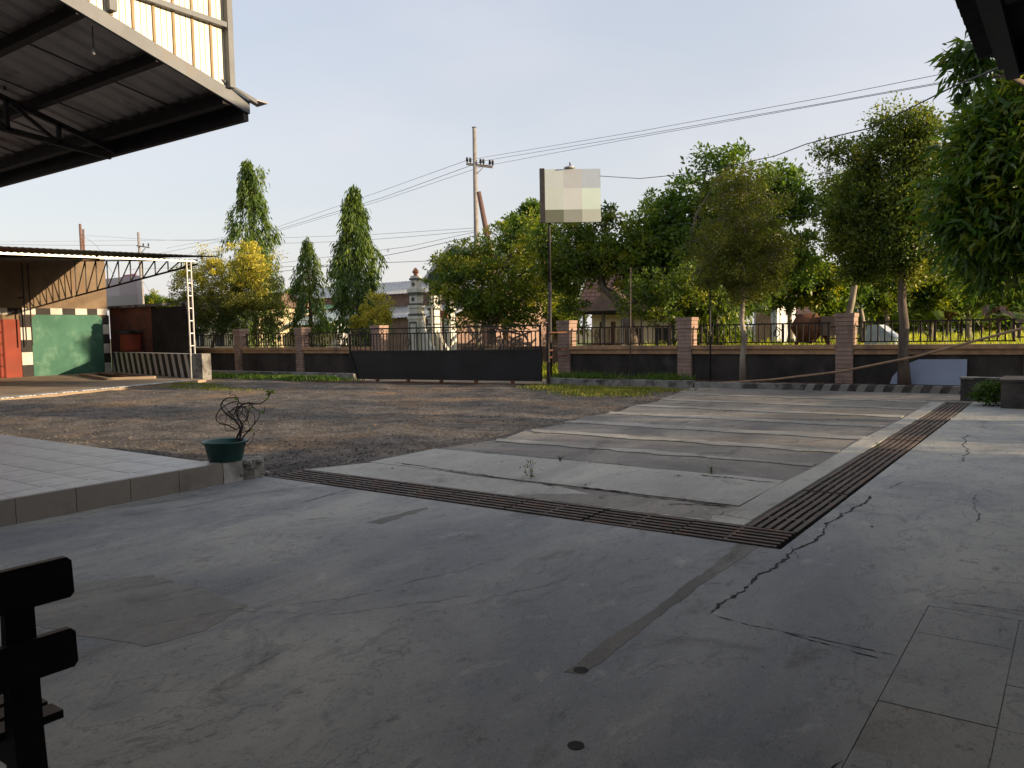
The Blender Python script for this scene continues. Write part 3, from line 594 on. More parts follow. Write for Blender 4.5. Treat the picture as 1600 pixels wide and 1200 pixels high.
MB().slab([(XE + .03, 5.16, rz_(5.16) + .02), (XE + .11, 5.46, rz_(5.46) - .02), (XE + .10, 5.46, rz_(5.46) + .03), (XE + .03, 5.10, rz_(5.10) + .06)], (-.02, 0, .003)).build('flashing', M['fascia'], cn)
MB().slab([(XE - .02, 5.43, rz_(5.43) + .03), (XE + .09, 5.44, rz_(5.44) + .03), (XE + .15, 5.56, rz_(5.56) + .04), (XE - .02, 5.55, rz_(5.55) + .03)], (0, 0, -.012)).build('sheet_tip', M['sheet'], cn)
# posts carrying it, out of the picture to the left and behind
for x, y in ((-19.5, 5.0), (-19.5, -3.5), (-7.4, -3.6)): MB().box(x - .06, x + .06, y - .06, y + .06, .2, rz_(y) - .03).build('post', M['steel'], cn)
MB().bar((-13.2, -3.9, 4.8), (-7.4, -3.9, 4.8), .1, .2).build('beam', M['steel'], cn)
# upstand wall of cream cladding on the canopy edge
cw = thing('cladding_screen', (-7.15, 2, rz_(2)), 'upstand of sunlit cream corrugated cladding on top of the grey fascia', 'cladding')
y1 = 5.20
pn = MB()
for k in range(16):
    a = y1 - .203 * k; b = a - .203
    MB().slab([(-7.19, a - .012, rz_(a) + .02), (-7.19, b + .012, rz_(b) + .02), (-7.19, b + .012, 7.2), (-7.19, a - .012, 7.2)], (-.02, 0, 0)).build('panel', M['cladding'], cw)
    MB().box(-7.215, -7.175, b - .012, b + .012, rz_(b) + .02, 7.2).build('rib', M['clad_rib'], cw)
    for q in (.33, .62): MB().box(-7.195, -7.187, a - .203 * q - .003, a - .203 * q + .003, rz_(a) + .06, 7.2).build('seam', M['clad_rib'], cw)
MB().box(-7.17, -7.12, 1.9, y1 - .05, 4.66, 4.71).build('purlin', M['fascia'], cw)
MB().box(-7.17, -7.12, 1.9, y1 - .05, 5.5, 5.55).build('purlin', M['fascia'], cw)
MB().box(-7.18, -7.11, y1 - .05, y1 + .01, rz_(y1) + .015, 7.2).build('corner_post', M['fascia'], cw)
MB().box(-7.22, -7.19, y1 + .0, y1 + .045, rz_(y1) + .015, 7.2).build('trim', M['clad_rib'], cw)
MB().box(-7.17, -7.11, 3.93, 4.0, rz_(4) + .05, 7.2).build('upright', M['fascia'], cw)
hb = thing('hanging_bulb', (-7.9, 4.05, 4.3), 'small bulb hanging on a short wire under the canopy', 'lamp')
hp = at(146, 80, 4.0)
MB().tube([(hp.x, hp.y, hp.z + .03), (hp.x + .005, hp.y, hp.z + .16), (hp.x, hp.y, hp.z + .3)], .005, 5).build('cord', M['wire'], hb)
MB().lathe((hp.x, hp.y, hp.z), [(.004, -.035), (.022, -.022), (.026, 0), (.016, .025), (.013, .04)], 12).build('bulb', M['galv'], hb, smooth=True)
lb = thing('lamp_box', (-10.5, 4, 4.3), 'yellowish box fixed under the canopy at the left picture edge', 'box')
q = at(4, 84, 4.2); MB().box(q.x - .12, q.x + .09, q.y - .1, q.y + .1, q.z - .1, q.z + .12).build('casing', M['cladding'], lb)
MB().box(q.x - .13, q.x + .10, q.y - .11, q.y + .11, q.z + .12, q.z + .14).build('lid', M['steel'], lb)
MB().tube([(q.x, q.y, q.z + .13), (q.x, q.y, rz_(q.y) - .02)], .012, 6).build('hanger', M['steel'], lb)

# ------------------------------------------------------------------ roof over the walkway at right; unseen roof, houses and wall that shade the ground
wr = thing('walkway_roof', (2, 1, 0), 'dark corrugated walkway roof entering at the top right corner', 'roof')
ZE = 2.99
m = MB(); m.corr((-.50, -6, ZE), (0, 11.22, 0), (3.6, 0, .75), 90, .022, prof='sin'); m.build('roof_sheet', M['steel'], wr)
MB().box(-.40, -.33, -6, 5.16, ZE - .09, ZE - .005).build('eave_batten', M['steel'], wr)
MB().box(-.36, -.30, -6, 5.16, ZE - .15, ZE - .095).build('eave_beam', M['steel'], wr)
MB().bar((-.38, 5.14, ZE - .07), (3.1, 5.14, ZE + .62), .05, .16).build('end_beam', M['steel'], wr)
for y in (4.1, 2.9, 1.7, .5): MB().bar((-.36, y, ZE - .06), (3.1, y, ZE + .63), .06, .08).build('rafter', M['steel'], wr)
MB().box(.45, .55, 5.0, 5.1, 0, 3.12).build('post', M['steel'], wr)
pr = thing('shade_roof', (-3, -1, 0), 'unseen roof added above the viewer and bench to darken the foreground', 'roof')  # unseen roof, added and sized to darken the foreground
m = MB(); m.corr((-4.4, -2.2, 3.5), (3.85, 0, 0), (0, 6.2, .68), 26, .03); m.build('roof_sheet', M['sheet'], pr)
MB().box(-4.4, -.55, 3.92, 3.98, 4.05, 4.15).build('eave_beam', M['steel'], pr)
hs = thing('side_house', (6, 2, 0), 'rendered house beside the walkway at right, out of view', 'house')
MB().box(.62, 9, -6, 9.4, -.1, 5.3).build('wall', M['building'], hs)
MB().slab([(.4, -6.3, 5.303), (9.3, -6.3, 5.3), (6.0, -6.3, 5.9)], (0, 15.9, 0)).build('roof', M['rooftile'], hs)
hb2 = thing('rear_shade_house', (-3, -7, 0), 'unseen rendered house added close behind the viewer to darken the foreground', 'house')  # unseen house, set close to cut the skylight on the foreground
MB().box(-24, .6, -9, -2.3, -.1, 5.0).build('wall', M['building'], hb2)
MB().slab([(-24.3, -9.3, 5.0), (-24.3, -2.1, 5.0), (-24.3, -5.7, 6.6)], (25.6, 0, 0)).build('roof', M['rooftile'], hb2)
sw = thing('shade_wall', (3.0, 12, 0), 'unseen plain wall added beyond the side house to shape the low sun', 'wall')  # unseen wall, added to break up the low sun on the yard
MB().box(2.9, 3.1, 9.45, 11.0, -.1, 2.1).build('wall', M['building'], sw)

# ------------------------------------------------------------------ fence
FY = 20.5
def pillar_tree(x, y, z0, z1, wd, label, name='fence_pillar', ch_=.098):
    t = thing(name, (x, y, z0), label, 'pillar', 'tiled pillars of the front fence'); h = z1 - z0
    MB().box(x - wd/2 + .012, x + wd/2 - .012, y - wd/2 + .012, y + wd/2 - .012, z0 - .05, z1 - .02).build('core', M['pillar_core'], t)
    n = int(h / ch_); c = h / n
    for k in range(n):
        e = .022 if k >= n - 3 else 0; e += .014 if k == n - 1 else 0; j = rnd.uniform(-.002, .002)
        MB().box(x - wd/2 - e + j, x + wd/2 + e + j, y - wd/2 - e, y + wd/2 + e, z0 + k*c + .006, z0 + (k+1)*c - .004).build('course', M['pillar'], t)
    return t
PX_ = [(-12.62, 'pink tiled fence pillar beside the gate and the sign post'), (-8.78, 'tiled fence pillar left of the slim pale-trunked tree'), (-4.67, 'tiled fence pillar with black stains, left of the blue panel'),
       (-.80, 'fence pillar at the right picture edge'), (-20.45, 'pale pillar directly behind the left part of the gate'), (-24.6, 'pink pillar right of the weeping tree, second left of the gate'), (-28.45, 'pink pillar in front of the golden tree, far left'), (-32.3, 'farthest left fence pillar, behind the lattice post')]
for x, lb_ in PX_: pillar_tree(x, FY + .1, .05, 1.80, .40, lb_)
def railing(x0, x1, label, diam):
    t = thing('railing', ((x0+x1)/2, FY, 1.07), label, 'railing', 'dark railings on the fence wall')
    zb, zt = 1.10, 1.57; y = FY + .1
    MB().bar((x0, y, zt), (x1, y, zt), .035, .035).build('rail', M['rail'], t); MB().bar((x0, y, zb), (x1, y, zb), .03, .03).build('rail', M['rail'], t)
    for x in (x0 + .05, x1 - .05): MB().bar((x, y, zb - .02), (x, y, zt + .02), .06, .04).build('end_post', M['rail'], t)
    for x, s in ((x0, -1), (x1, 1)):
        for z in (zb + .08, zt - .1): MB().bar((x, y, z), (x + s * .14, y, z), .03, .03).build('bracket', M['rail'], t)
    n = int((x1 - x0) / .155); bmesh_ = MB().box(-.014, .014, -.014, .014, zb + .015, zt - .018).mesh('bar', M['rail'])
    for k in range(1, n):
        x = x0 + .05 + (x1 - x0 - .1) * k / n
        if any(abs(x - d) < .12 for d in diam): continue
        inst('bar', bmesh_, (x, y, 0), t)
    for d in diam:
        for s in (-.14, .14): MB().bar((d + s, y, zb), (d + s, y, zt), .035, .03).build('motif_upright', M['rail'], t)
        zc = (zb + zt) / 2
        for a, b in (((0,.11),(.09,0)),((.09,0),(0,-.11)),((0,-.11),(-.09,0)),((-.09,0),(0,.11))):
            MB().bar((d + a[0], y, zc + a[1]), (d + b[0], y, zc + b[1]), .014, .02).build('diamond', M['rail'], t)
        MB().bar((d, y, zc + .11), (d, y, zt), .016, .016).build('diamond', M['rail'], t); MB().bar((d, y, zb), (d, y, zc - .11), .016, .016).build('diamond', M['rail'], t)
def fwall(x0, x1, label):
    t = thing('fence_wall', ((x0+x1)/2, FY, 0), label, 'wall', 'low walls of the front fence')
    MB().box(x0, x1, FY - .02, FY + .14, -.05, .80).build('wall', M['wall_dark'], t)
    MB().box(x0, x1, FY - .07, FY + .19, .803, .93).build('coping', M['coping'], t)
    MB().box(x0, x1, FY - .12, FY + .24, .933, 1.03).build('coping', M['coping'], t)
xs_ = [(-12.40, -9.0, 'behind the thin pole, right of the gate', [-11.6]), (-8.56, -4.89, 'behind the slim pale-trunked tree', [-6.35]), (-4.45, -1.02, 'above the blue panel, right of the stained pillar', [-2.9]), (-.58, 3.4, 'past the right picture edge', [1]),
       (-24.38, -20.67, 'just left of the gate', []), (-28.23, -24.82, 'below the tall weeping tree', [-26.5]), (-32.08, -28.67, 'behind the golden tree', [])]
for x0, x1, s, dm in xs_:
    railing(x0 + .14, x1 - .14, 'dark iron railing with thin bars ' + s, dm); fwall(x0 - .015, x1 + .015, 'low sooty wall with ochre coping ' + s)
# gate
A = Vector((-18.8, 17.92, 0)); B = Vector((-12.45, 18.93, 0)); U = (B - A).normalized(); LG = (B - A).length; Nn = Vector((-U.y, U.x, 0))
gt = thing('sliding_gate', (A + B) / 2, 'black sliding gate, solid sheet below and bars with diamonds above', 'gate')
def gp(s, z, n=0): return A + U * s + Nn * n + Vector((0, 0, z))
for k in range(5):
    a, b = LG * k / 5, LG * (k + 1) / 5 - .004; l0 = a - (.30 if k == 0 else 0)
    MB().slab([gp(a, .10), gp(b, .10), gp(b, .93), gp(l0, .93)], Nn * .02).build('sheet_panel', M['gate'], gt)
for z, t_ in ((.10, .05), (.95, .055), (1.50, .035), (1.66, .04)):
    MB().bar(gp(-.30 if z > .5 else 0, z, .01), gp(LG, z, .01), .05, t_).build('rail', M['gate'], gt)
for s in (-.28, LG - .03): MB().bar(gp(s if s > 0 else s, .95 if s < 0 else .1, .01), gp(s, 1.68, .01), .06, .05).build('stile', M['gate'], gt)
MB().bar(gp(-.28, .93, -.02), gp(0, .1, -.02), .05, .04).build('brace', M['gate'], gt)
n = 52; motif = [s * LG for s in (.05, .30, .55, .80)]
for k in range(n + 1):
    s = -.25 + (LG + .2) * k / n
    if any(abs(s - q) < .07 for q in motif): continue
    MB().bar(gp(s, .96, .01), gp(s, 1.49, .01), .024, .024).build('bar', M['gate'], gt)
for q in motif:
    for a, b in (((0,.16),(.07,0)),((.07,0),(0,-.16)),((0,-.16),(-.07,0)),((-.07,0),(0,.16))):
        MB().bar(gp(q + a[0], 1.22 + a[1], .01), gp(q + b[0], 1.22 + b[1], .01), .018, .018).build('diamond', M['gate'], gt)
    MB().bar(gp(q, .96, .01), gp(q, 1.06, .01), .018, .018).build('bar', M['gate'], gt); MB().bar(gp(q, 1.38, .01), gp(q, 1.49, .01), .018, .018).build('bar', M['gate'], gt)
for k in range(15):
    s = .1 + (LG - .2) * k / 14
    for a, b in (((0,.06),(.07,0)),((.07,0),(0,-.06)),((0,-.06),(-.07,0)),((-.07,0),(0,.06))):
        MB().bar(gp(s + a[0], 1.58 + a[1], .01), gp(s + b[0], 1.58 + b[1], .01), .014, .014).build('diamond', M['gate'], gt)
for s in (.75, 1.9, 3.1, 4.3, 5.5):
    c = gp(s, .045, .01); MB().tube([c - Nn * .03, c + Nn * .03], .055, 12).build('wheel', M['rust'], gt); MB().bar(c + Vector((0,0,.0)), c + Vector((0,0,.08)), .03, .08).build('wheel_bracket', M['gate'], gt)
MB().bar((-12.25, 18.98, 0), (-12.25, 18.98, 1.72), .07, .07).build('guide_post', M['rail'], gt)
for z in (.75, .95, 1.45): MB().bar((-12.25, 18.98, z), (-12.45, 20.3, z), .04, .04).build('guide_arm', M['rust'], gt)
MB().bar(A + Vector((-2, -.35, -.02)) , B + Vector((.2, 0, -.02)), .05, .03).build('track', M['rust'], gt)
# driveway through the gate
MB().prism([(-20.2, 18.6), (-12.4, 19.3), (-12.4, 60), (-20.2, 60)], -.3, -.03).build('driveway', M['pad'], kind='structure')

# kerbs and beds
k1 = thing('bed_kerb', (-10, 19.1, 0), 'chipped grey kerb of the planting bed just right of the gate', 'kerb')
for k in range(5): MB().prism([(-12.35 + .87*k, 18.98 + .02*k), (-12.35 + .87*(k+1) - .012, 18.98 + .02*(k+1)), (-12.35 + .87*(k+1) - .012, 19.2 + .02*(k+1)), (-12.35 + .87*k, 19.2 + .02*k)], -.1, .16 + rnd.uniform(-.008, .008)).build('kerb_stone', M['kerb'], k1)
k2 = thing('painted_kerb', (-5, 19.5, 0), 'kerb with faded black and white stripes below the blue panel', 'kerb')
for k in range(16):
    x0, x1 = -7.98 + .375 * k, -7.98 + .375 * (k + 1); f_ = lambda x: 19.15 + (x + 8) * .1
    if k < 7: MB().prism([(x0, f_(x0)), (x1 - .004, f_(x1)), (x1 - .004, f_(x1) + .22), (x0, f_(x0) + .22)], -.1, .13).build('kerb_stone', M['kerb'], k2)
    else:
        for h, mm in ((0, 'patch'), (1, 'boxstone')):
            a, b = x0 + h * .19, x0 + h * .19 + .186
            MB().add([(a, f_(a), -.05), (b, f_(b), -.05), (b + .08, f_(b + .08), .13), (a + .08, f_(a + .08), .13), (a, f_(a) + .22, -.05), (b, f_(b) + .22, -.05), (b + .08, f_(b) + .22, .13), (a + .08, f_(a) + .22, .13)],
                     [(0,1,2,3),(4,7,6,5),(3,2,6,7),(0,3,7,4),(1,5,6,2),(0,4,5,1)]).build('painted_stripe', M[mm], k2)
k3 = thing('left_kerb', (-25, 19.3, 0), 'plain grey kerb in the weeds left of the gate', 'kerb')
for k in range(10): MB().box(-31 + 1.07*k, -31 + 1.07*(k+1) - .01, 19.15, 19.35, -.1, .15).build('kerb_stone', M['kerb'], k3)
MB().prism([(-12.35, 19.2), (-8, 19.37), (-1.95, 19.95), (3.5, 20.2), (3.5, 20.6), (-12.35, 20.6)], -.1, .10).build('planting_bed', M['soil'], kind='structure')
MB().box(-33, -20.3, 19.35, 20.6, -.1, .09).build('left_bed', M['soil'], kind='structure')

# things in the right bed
def rods(name, pts, r, m, label, cat, group=None):
    t = MB().tube(pts, r, 8); return t.build(name, M[m], smooth=True, label=label, cat=cat, group=group)
rods('thin_pole', [(-10.26, 20.1, .05), (-10.22, 20.1, 3.2)], .018, 'bark', 'thin upright metal pole in the bed between gate and second pillar', 'pole')
rods('thin_pole', [(-7.92, 20.1, .05), (-7.93, 20.1, 3.0)], .022, 'steel', 'thin dark pole between tiled pillar and pale-trunked tree', 'pole')
rods('line_wire', [(-10.22, 20.1, 3.17), (-9, 20.1, 3.12), (-7.93, 20.1, 2.98)], .006, 'wire', 'thin wire strung between the tops of two thin poles', 'wire')
rods('bamboo_pole', [(-7.95, 19.45, .06), (-6.2, 19.7, .20), (-4.6, 19.8, .42), (-3.0, 19.85, .78), (-1.0, 19.95, 1.38), (.2, 20.0, 1.72)], .028, 'bamboo', 'long bent bamboo pole lying slanted against the fence', 'pole')
bp_ = MB(); c = [(-3.62, .12), (-3.58, .28), (-3.45, .45), (-3.25, .60), (-3.05, .69), (-2.07, .70), (-2.06, .12)]
bp_.slab([(x, 20.25 + (z - .1) * .25, z) for x, z in c], (0, .02, 0)); bp_.build('blue_panel', M['bluepanel'], label='plain blue white board with rounded corner leaning on the fence wall', cat='board')
# stone block and plant at the right edge
bs = thing('stone_block', (-.5, 16.5, 0), 'dark low stone block at the right picture edge behind the grate', 'block')
MB().prism([(-1.14, 16.45), (1.5, 16.45), (1.5, 17.6), (-1.14, 17.6)], -.1, .47).build('body', M['boxstone'], bs)
MB().prism([(-1.17, 16.42), (1.5, 16.42), (1.5, 17.62), (-1.17, 17.62)], .473, .51).build('cap', M['boxstone'], bs)
b2 = thing('low_wall', (-1.5, 17.8, 0), 'short mossy wall stub behind the low bush', 'wall')
MB().box(-1.9, -1.0, 17.7, 17.95, -.1, .42).build('wall', M['boxstone'], b2); MB().box(-1.92, -.98, 17.68, 17.97, .423, .46).build('cap', M['kerb'], b2)
tk = thing('low_bush', (-1.4, 16.9, 0), 'small dark leafy bush between the grate end and the stone block', 'bush')
crown('crown', [((-1.42, 16.9, .2), (.25, .25, .2)), ((-1.25, 17.1, .3), (.2, .2, .15))], 40, 22, .1, .07, L_dark, 5, tk, tb=.05, ts=.1)
MB().tube([(-1.4, 16.95, 0), (-1.38, 16.95, .25)], .01, 5).build('stem', M['bark'], tk)

# sign post
sp = thing('sign_post', (-12.66, 19.7, 0), 'tall dark post carrying a blank cream signboard beside the gate', 'sign')
MB().tube([(-12.66, 19.7, 0), (-12.62, 19.7, 2.9)], .055, 10).build('post', M['steel'], sp, smooth=True); MB().tube([(-12.62, 19.7, 2.88), (-12.60, 19.7, 6.1)], .04, 10).build('post', M['steel'], sp, smooth=True)
Z0, Z1 = 4.60, 6.10; sc0 = Vector((-12.70, 19.62, 0)); su = Vector((.80, .60, 0)); sn = Vector((.60, -.80, 0)); SW = 1.60
def sg(a, z, o=0): return sc0 + su * a + sn * o + Vector((0, 0, z))
MB().slab([sg(0, Z0), sg(SW, Z0), sg(SW, Z1), sg(0, Z1)], sn * .14).build('board', M['signcream'], sp)
MB().slab([sg(-.14, Z0), sg(-.004, Z0), sg(-.004, Z1 + .03), sg(-.14, Z1 + .03)], sn * .16).build('edge_frame', M['steel'], sp)
cols_ = [[(0.444,0.496,0.494),(0.400,0.424,0.446),(0.370,0.432,0.503)], [(0.444,0.496,0.475),(0.481,0.512,0.513),(0.518,0.616,0.570)], [(0.118,0.128,0.095),(0.244,0.256,0.228),(0.392,0.424,0.380)]]
zs = [Z1, Z1 - .54, Z1 - 1.14, Z0]
for i in range(3):
    for j in range(3):
        a = SW * j / 3; MB().slab([sg(a, zs[i+1], .141), sg(a + SW/3, zs[i+1], .141), sg(a + SW/3, zs[i], .141), sg(a, zs[i], .141)], sn * .003).build('printed_field', flat('sign_print', cols_[i][j]), sp)
for s in (-.06, .06): MB().tube([(-12.05 + s, 20.0, Z1 - .1), (-12.05, 19.97, Z1 + .2)], .012, 6).build('lamp_bracket', M['steel'], sp)
MB().lathe((-12.05, 19.95, Z1 + .03), [(.17, 0), (.15, .03), (.05, .06), (.02, .08)], 16).build('lamp_hood', M['galv'], sp, smooth=True)

# ------------------------------------------------------------------ filling building at far left
XWALL = -35.2
fb = thing('workshop', (XWALL, 13, 0), 'tan walled workshop with red and green painted bays at far left', 'building')
MB().box(XWALL - 6, XWALL, 4, 18.62, -.1, 5.0).build('wall', M['plaster_tan'], fb)
def ypx(px, py): 
    d = RM @ _cray(px, py); P = CP + ((XWALL + .06) / d[0]) * d; return P[1], P[2]
def wpanel(y0, y1, z0, z1, m, name, th=.03, off=0): MB().box(XWALL + .002 + off, XWALL + th + off, y0, y1, z0, z1).build(name, M[m], fb)
wpanel(8, 14.98, 0, 2.36, 'red', 'red_bay')
gpoly = [(15.42, 0), (18.33, 0), (18.36, .3), (18.36, 2.4), (18.2, 2.55), (15.6, 2.55), (15.42, 2.4)]
MB().slab([(XWALL + .002, y, z) for y, z in gpoly], (.03, 0, 0)).build('green_bay', M['green'], fb)
x = 14.0; k = 0
for a, b in ((13.9, 14.55), (14.55, 15.1), (15.1, 15.62), (15.62, 16.2), (16.2, 16.68), (16.68, 17.22), (17.22, 17.72), (17.72, 18.16), (18.16, 18.6)):
    z0 = 2.56 if a > 15 else 2.38 + .18; wpanel(a, b - .004, z0, z0 + .26, 'white' if k % 2 == 0 else 'black', 'painted_block', .035); k += 1
zz = 0; k = 0
for h in (.5, .52, .5, .52, .5): wpanel(14.99, 15.40, zz, zz + h - .003, 'black' if k % 2 == 0 else 'white', 'painted_block', .05); zz += h; k += 1
zz = 0
for k, h in enumerate((.45, .42, .42, .42, .42, .41)): wpanel(18.37, 18.66, zz, zz + h - .003, 'white' if k % 2 == 0 else 'black', 'painted_block', .04); zz += h
for y in (15.0, 15.22): MB().tube([(XWALL + .5, y, 1.3), (XWALL + .48, y, 4.6)], .03, 6).build('hanging_pipe', M['steel'], fb)
MB().box(XWALL, XWALL + .5, 14.98, 15.0, 3.2, 3.25).build('pipe_bracket', M['steel'], fb)
# workshop canopy
wc = thing('lattice_canopy', (-30, 14, 0), 'flat corrugated canopy on lattice trusses and twin white post at left', 'canopy')
def cz(x, y): return 4.40 + .062 * (-26 - x) + .022 * (y - 17)
m = MB(); xa, xb, ya, yb = -25.55, -35.1, 4.0, 17.75
m.corr((xa, ya, cz(xa, ya)), (0, yb - ya, cz(xa, yb) - cz(xa, ya)), (xb - xa, 0, cz(xb, ya) - cz(xa, ya)), 70, .03, prof='sin'); m.build('roof_sheet', M['steel'], wc)
MB().bar((-26.2, 4, cz(-26.2, 4) - .16), (-26.2, 17.2, cz(-26.2, 17.2) - .16), .06, .08).build('edge_beam', M['galv'], wc)
for xx in (-28.5, -31, -33.5): MB().bar((xx, 4, cz(xx, 4) - .06), (xx, 17.5, cz(xx, 17.5) - .06), .06, .06).build('purlin', M['steel'], wc)
for y in (17.2, 13.6, 10.0, 6.4):
    zt = lambda x: cz(x, y) - .13
    zb = lambda x: 4.14 - .62 * ((-26.2 - x) / 7.0) if x > -33.2 else 3.52 - .1
    MB().bar((-26.1, y, zt(-26.1)), (-35.1, y, zt(-35.1)), .05, .05).build('truss_top_chord', M['steel'], wc)
    if y > 17: MB().bar((-26.1, y, 4.14), (-35.1, y, 4.14 - .09 * 8.9), .05, .06).build('truss_bottom_chord', M['steel'], wc)
    n = 10; prev = None
    for k in range(n + 1 if y > 17 else 0):
        x = -26.25 - 8.7 * (k / n) ; b = (x, y, 4.14 - .09 * (-26.2 - x)); t_ = (x, y, zt(x))
        if k: MB().bar(b, t_, .035, .035).build('truss_web', M['steel'], wc); MB().bar(b, prev, .035, .035).build('truss_web', M['steel'], wc)
        prev = t_
for y, d in ((16.9, .17), (8.6, .17)):
    for s in (-d/2, d/2): MB().tube([(-26.2, y + s, 0), (-26.2, y + s, 4.25)], .032, 8).build('post_pipe', M['galv'], wc)
    for z in np.arange(.3, 4.2, .45): MB().bar((-26.2, y - d/2, z), (-26.2, y + d/2, z), .03, .03).build('post_rung', M['galv'], wc)
# floor pad with slatted drain along its edge
MB().prism([(-45, 4), (-21.2, 4), (-25.0, 16.6), (-25.9, 16.75), (-35.2, 18.9), (-45, 18.9)], -.3, .02).build('workshop_floor', M['pad'], kind='structure')
dr = thing('slotted_drain', (-23.5, 11, 0), 'pale slotted drain cover along the edge of the workshop floor', 'drain')
a = Vector((-22.45, 8.2, .03)); b = Vector((-24.75, 15.9, .03)); d = (b - a); L = d.length; u = d.normalized(); nn = Vector((-u.y, u.x, 0))
for k in range(60):
    c = a + u * (L * (k + .5) / 60); MB().slab([c - u*.05 - nn*.02, c + u*.05 - nn*.02, c + u*.05 + nn*.28, c - u*.05 + nn*.28], (0, 0, .015)).build('slat', M['whitewall'] if k % 5 else M['kerb'], dr)
pi_ = thing('service_pit', (-30, 16, 0), 'dark rectangular service pit framed with beams in the workshop floor', 'pit')
a, b, c, d_ = Vector((-33.3, 16.4, .02)), Vector((-28.6, 15.0, .02)), Vector((-27.6, 16.2, .02)), Vector((-32.6, 17.5, .02))
MB().slab([a, b, c, d_], (0, 0, .006)).build('opening', M['pit'], pi_)
for p, q in ((a, b), (b, c), (c, d_), (d_, a)): MB().bar(p + Vector((0,0,.05)), q + Vector((0,0,.05)), .14, .09).build('frame_beam', M['pad'], pi_)
MB().bar(a.lerp(d_, .5) + Vector((0,0,.06)), b.lerp(c, .5) + Vector((0,0,.06)), .12, .08).build('frame_beam', M['rust'], pi_)
# striped low wall
sw_ = thing('striped_wall', (-30, 17.8, 0), 'low wall painted with slanting black and white stripes below the canopy post', 'wall')
a = Vector((-35.2, 18.75, 0)); b = Vector((-26.25, 16.98, 0)); u = (b - a).normalized(); nn = Vector((-u.y, u.x, 0)); L = (b - a).length; H_ = .90
MB().slab([a, b, b + Vector((0,0,H_)), a + Vector((0,0,H_))], nn * .3).build('wall', M['white'], sw_)
n = 14
for k in range(n):
    s = L * k / n; q = L / n * .5; dz = -.34
    p = [a + u * min(L, max(0, t_)) + Vector((0, 0, z)) for t_, z in ((s + .34, .01), (s + .34 + q, .01), (s + q, H_ - .01), (s, H_ - .01))]
    if s + .34 + q > L: p = [a + u * t_ + Vector((0, 0, z)) for t_, z in ((s + .34 if s + .34 < L else L, .01), (L, .01), (s + q, H_ - .01), (s, H_ - .01))]
    MB().slab([v - nn * .008 for v in p], nn * .006).build('painted_stripe', M['black'], sw_)
MB().prism([(-26.23, 16.85), (-25.72, 16.95), (-25.78, 17.35), (-26.23, 17.3)], -.05, .91).build('end_block', M['kerb'], sw_)
# sooty back wall and red drum
bw = thing('sooty_wall', (-33, 19.3, 0), 'brick wall behind the striped wall, rusty red at left and soot black at right', 'wall')
MB().box(-36.5, -33.0, 19.4, 19.6, -.1, 2.86).build('red_part', M['redwall'], bw); MB().prism([(-32.998, 19.38), (-30.3, 19.38), (-30.25, 19.65), (-32.998, 19.6)], -.1, 2.80).build('soot_part', M['soot'], bw)
MB().box(-36.5, -32.0, 19.32, 19.7, 2.863, 2.98).build('cap', M['kerb'], bw)
for k in range(22):
    s = rnd.uniform(.1, .28); MB().lathe((-30.3 + rnd.uniform(-.15, .12), 19.5 + rnd.uniform(-.1, .1), rnd.uniform(.2, 2.9)), [(s*.6, -s*.6), (s, 0), (s*.5, s*.6)], 6).build('loose_brick', M['soot'], bw)
rd = thing('red_drum', (-34.3, 18.9, 0), 'red drum with dark lid standing on a frame behind the striped wall', 'drum')
MB().lathe((-34.0, 18.95, .95), [(.40, 0), (.42, .05), (.42, .72), (.40, .76)], 20).build('body', M['red'], rd, smooth=True); MB().lathe((-34.0, 18.95, 1.712), [(.47, 0), (.47, .06), (.2, .1)], 20).build('lid', M['black'], rd)
MB().box(-34.45, -33.55, 18.6, 19.25, 0, .945).build('stand', M['rust'], rd)
MB().bar((-35.1, 18.8, 1.86), (-32.9, 18.9, 1.82), .25, .05).build('shelf', M['black'], rd)
# blank signboard over the wall
sb = thing('pale_signboard', (-38, 23, 0), 'blank lilac grey signboard above the sooty wall', 'sign')
pA, pB = at(163, 436, 21.5), at(222, 482, 21.5)
MB().box(pA.x, pB.x, 21.45, 21.55, pB.z, pA.z).build('board', flat('lilac_board', (0.50, 0.46, 0.47)), sb)
MB().box(pA.x + (pB.x-pA.x)*.45, pA.x + (pB.x-pA.x)*.9, 21.44, 21.447, pA.z - .9, pA.z).build('printed_field', flat('lilac_dark', (0.43, 0.385, 0.40)), sb)
MB().box(pA.x, pB.x - .3, 21.44, 21.447, pB.z, pA.z - .903).build('printed_field', flat('grey_print', (0.38, 0.37, 0.37)), sb)
MB().box(pA.x + 1.9, pA.x + 3.0, 21.46, 21.54, pA.z + .003, pA.z + .10).build('header', flat('pink_print', (0.5, 0.2, 0.28)), sb)
for x in (pA.x + .4, pB.x - .4): MB().tube([(x, 21.6, 0), (x, 21.6, pA.z)], .05, 8).build('post', M['steel'], sb)

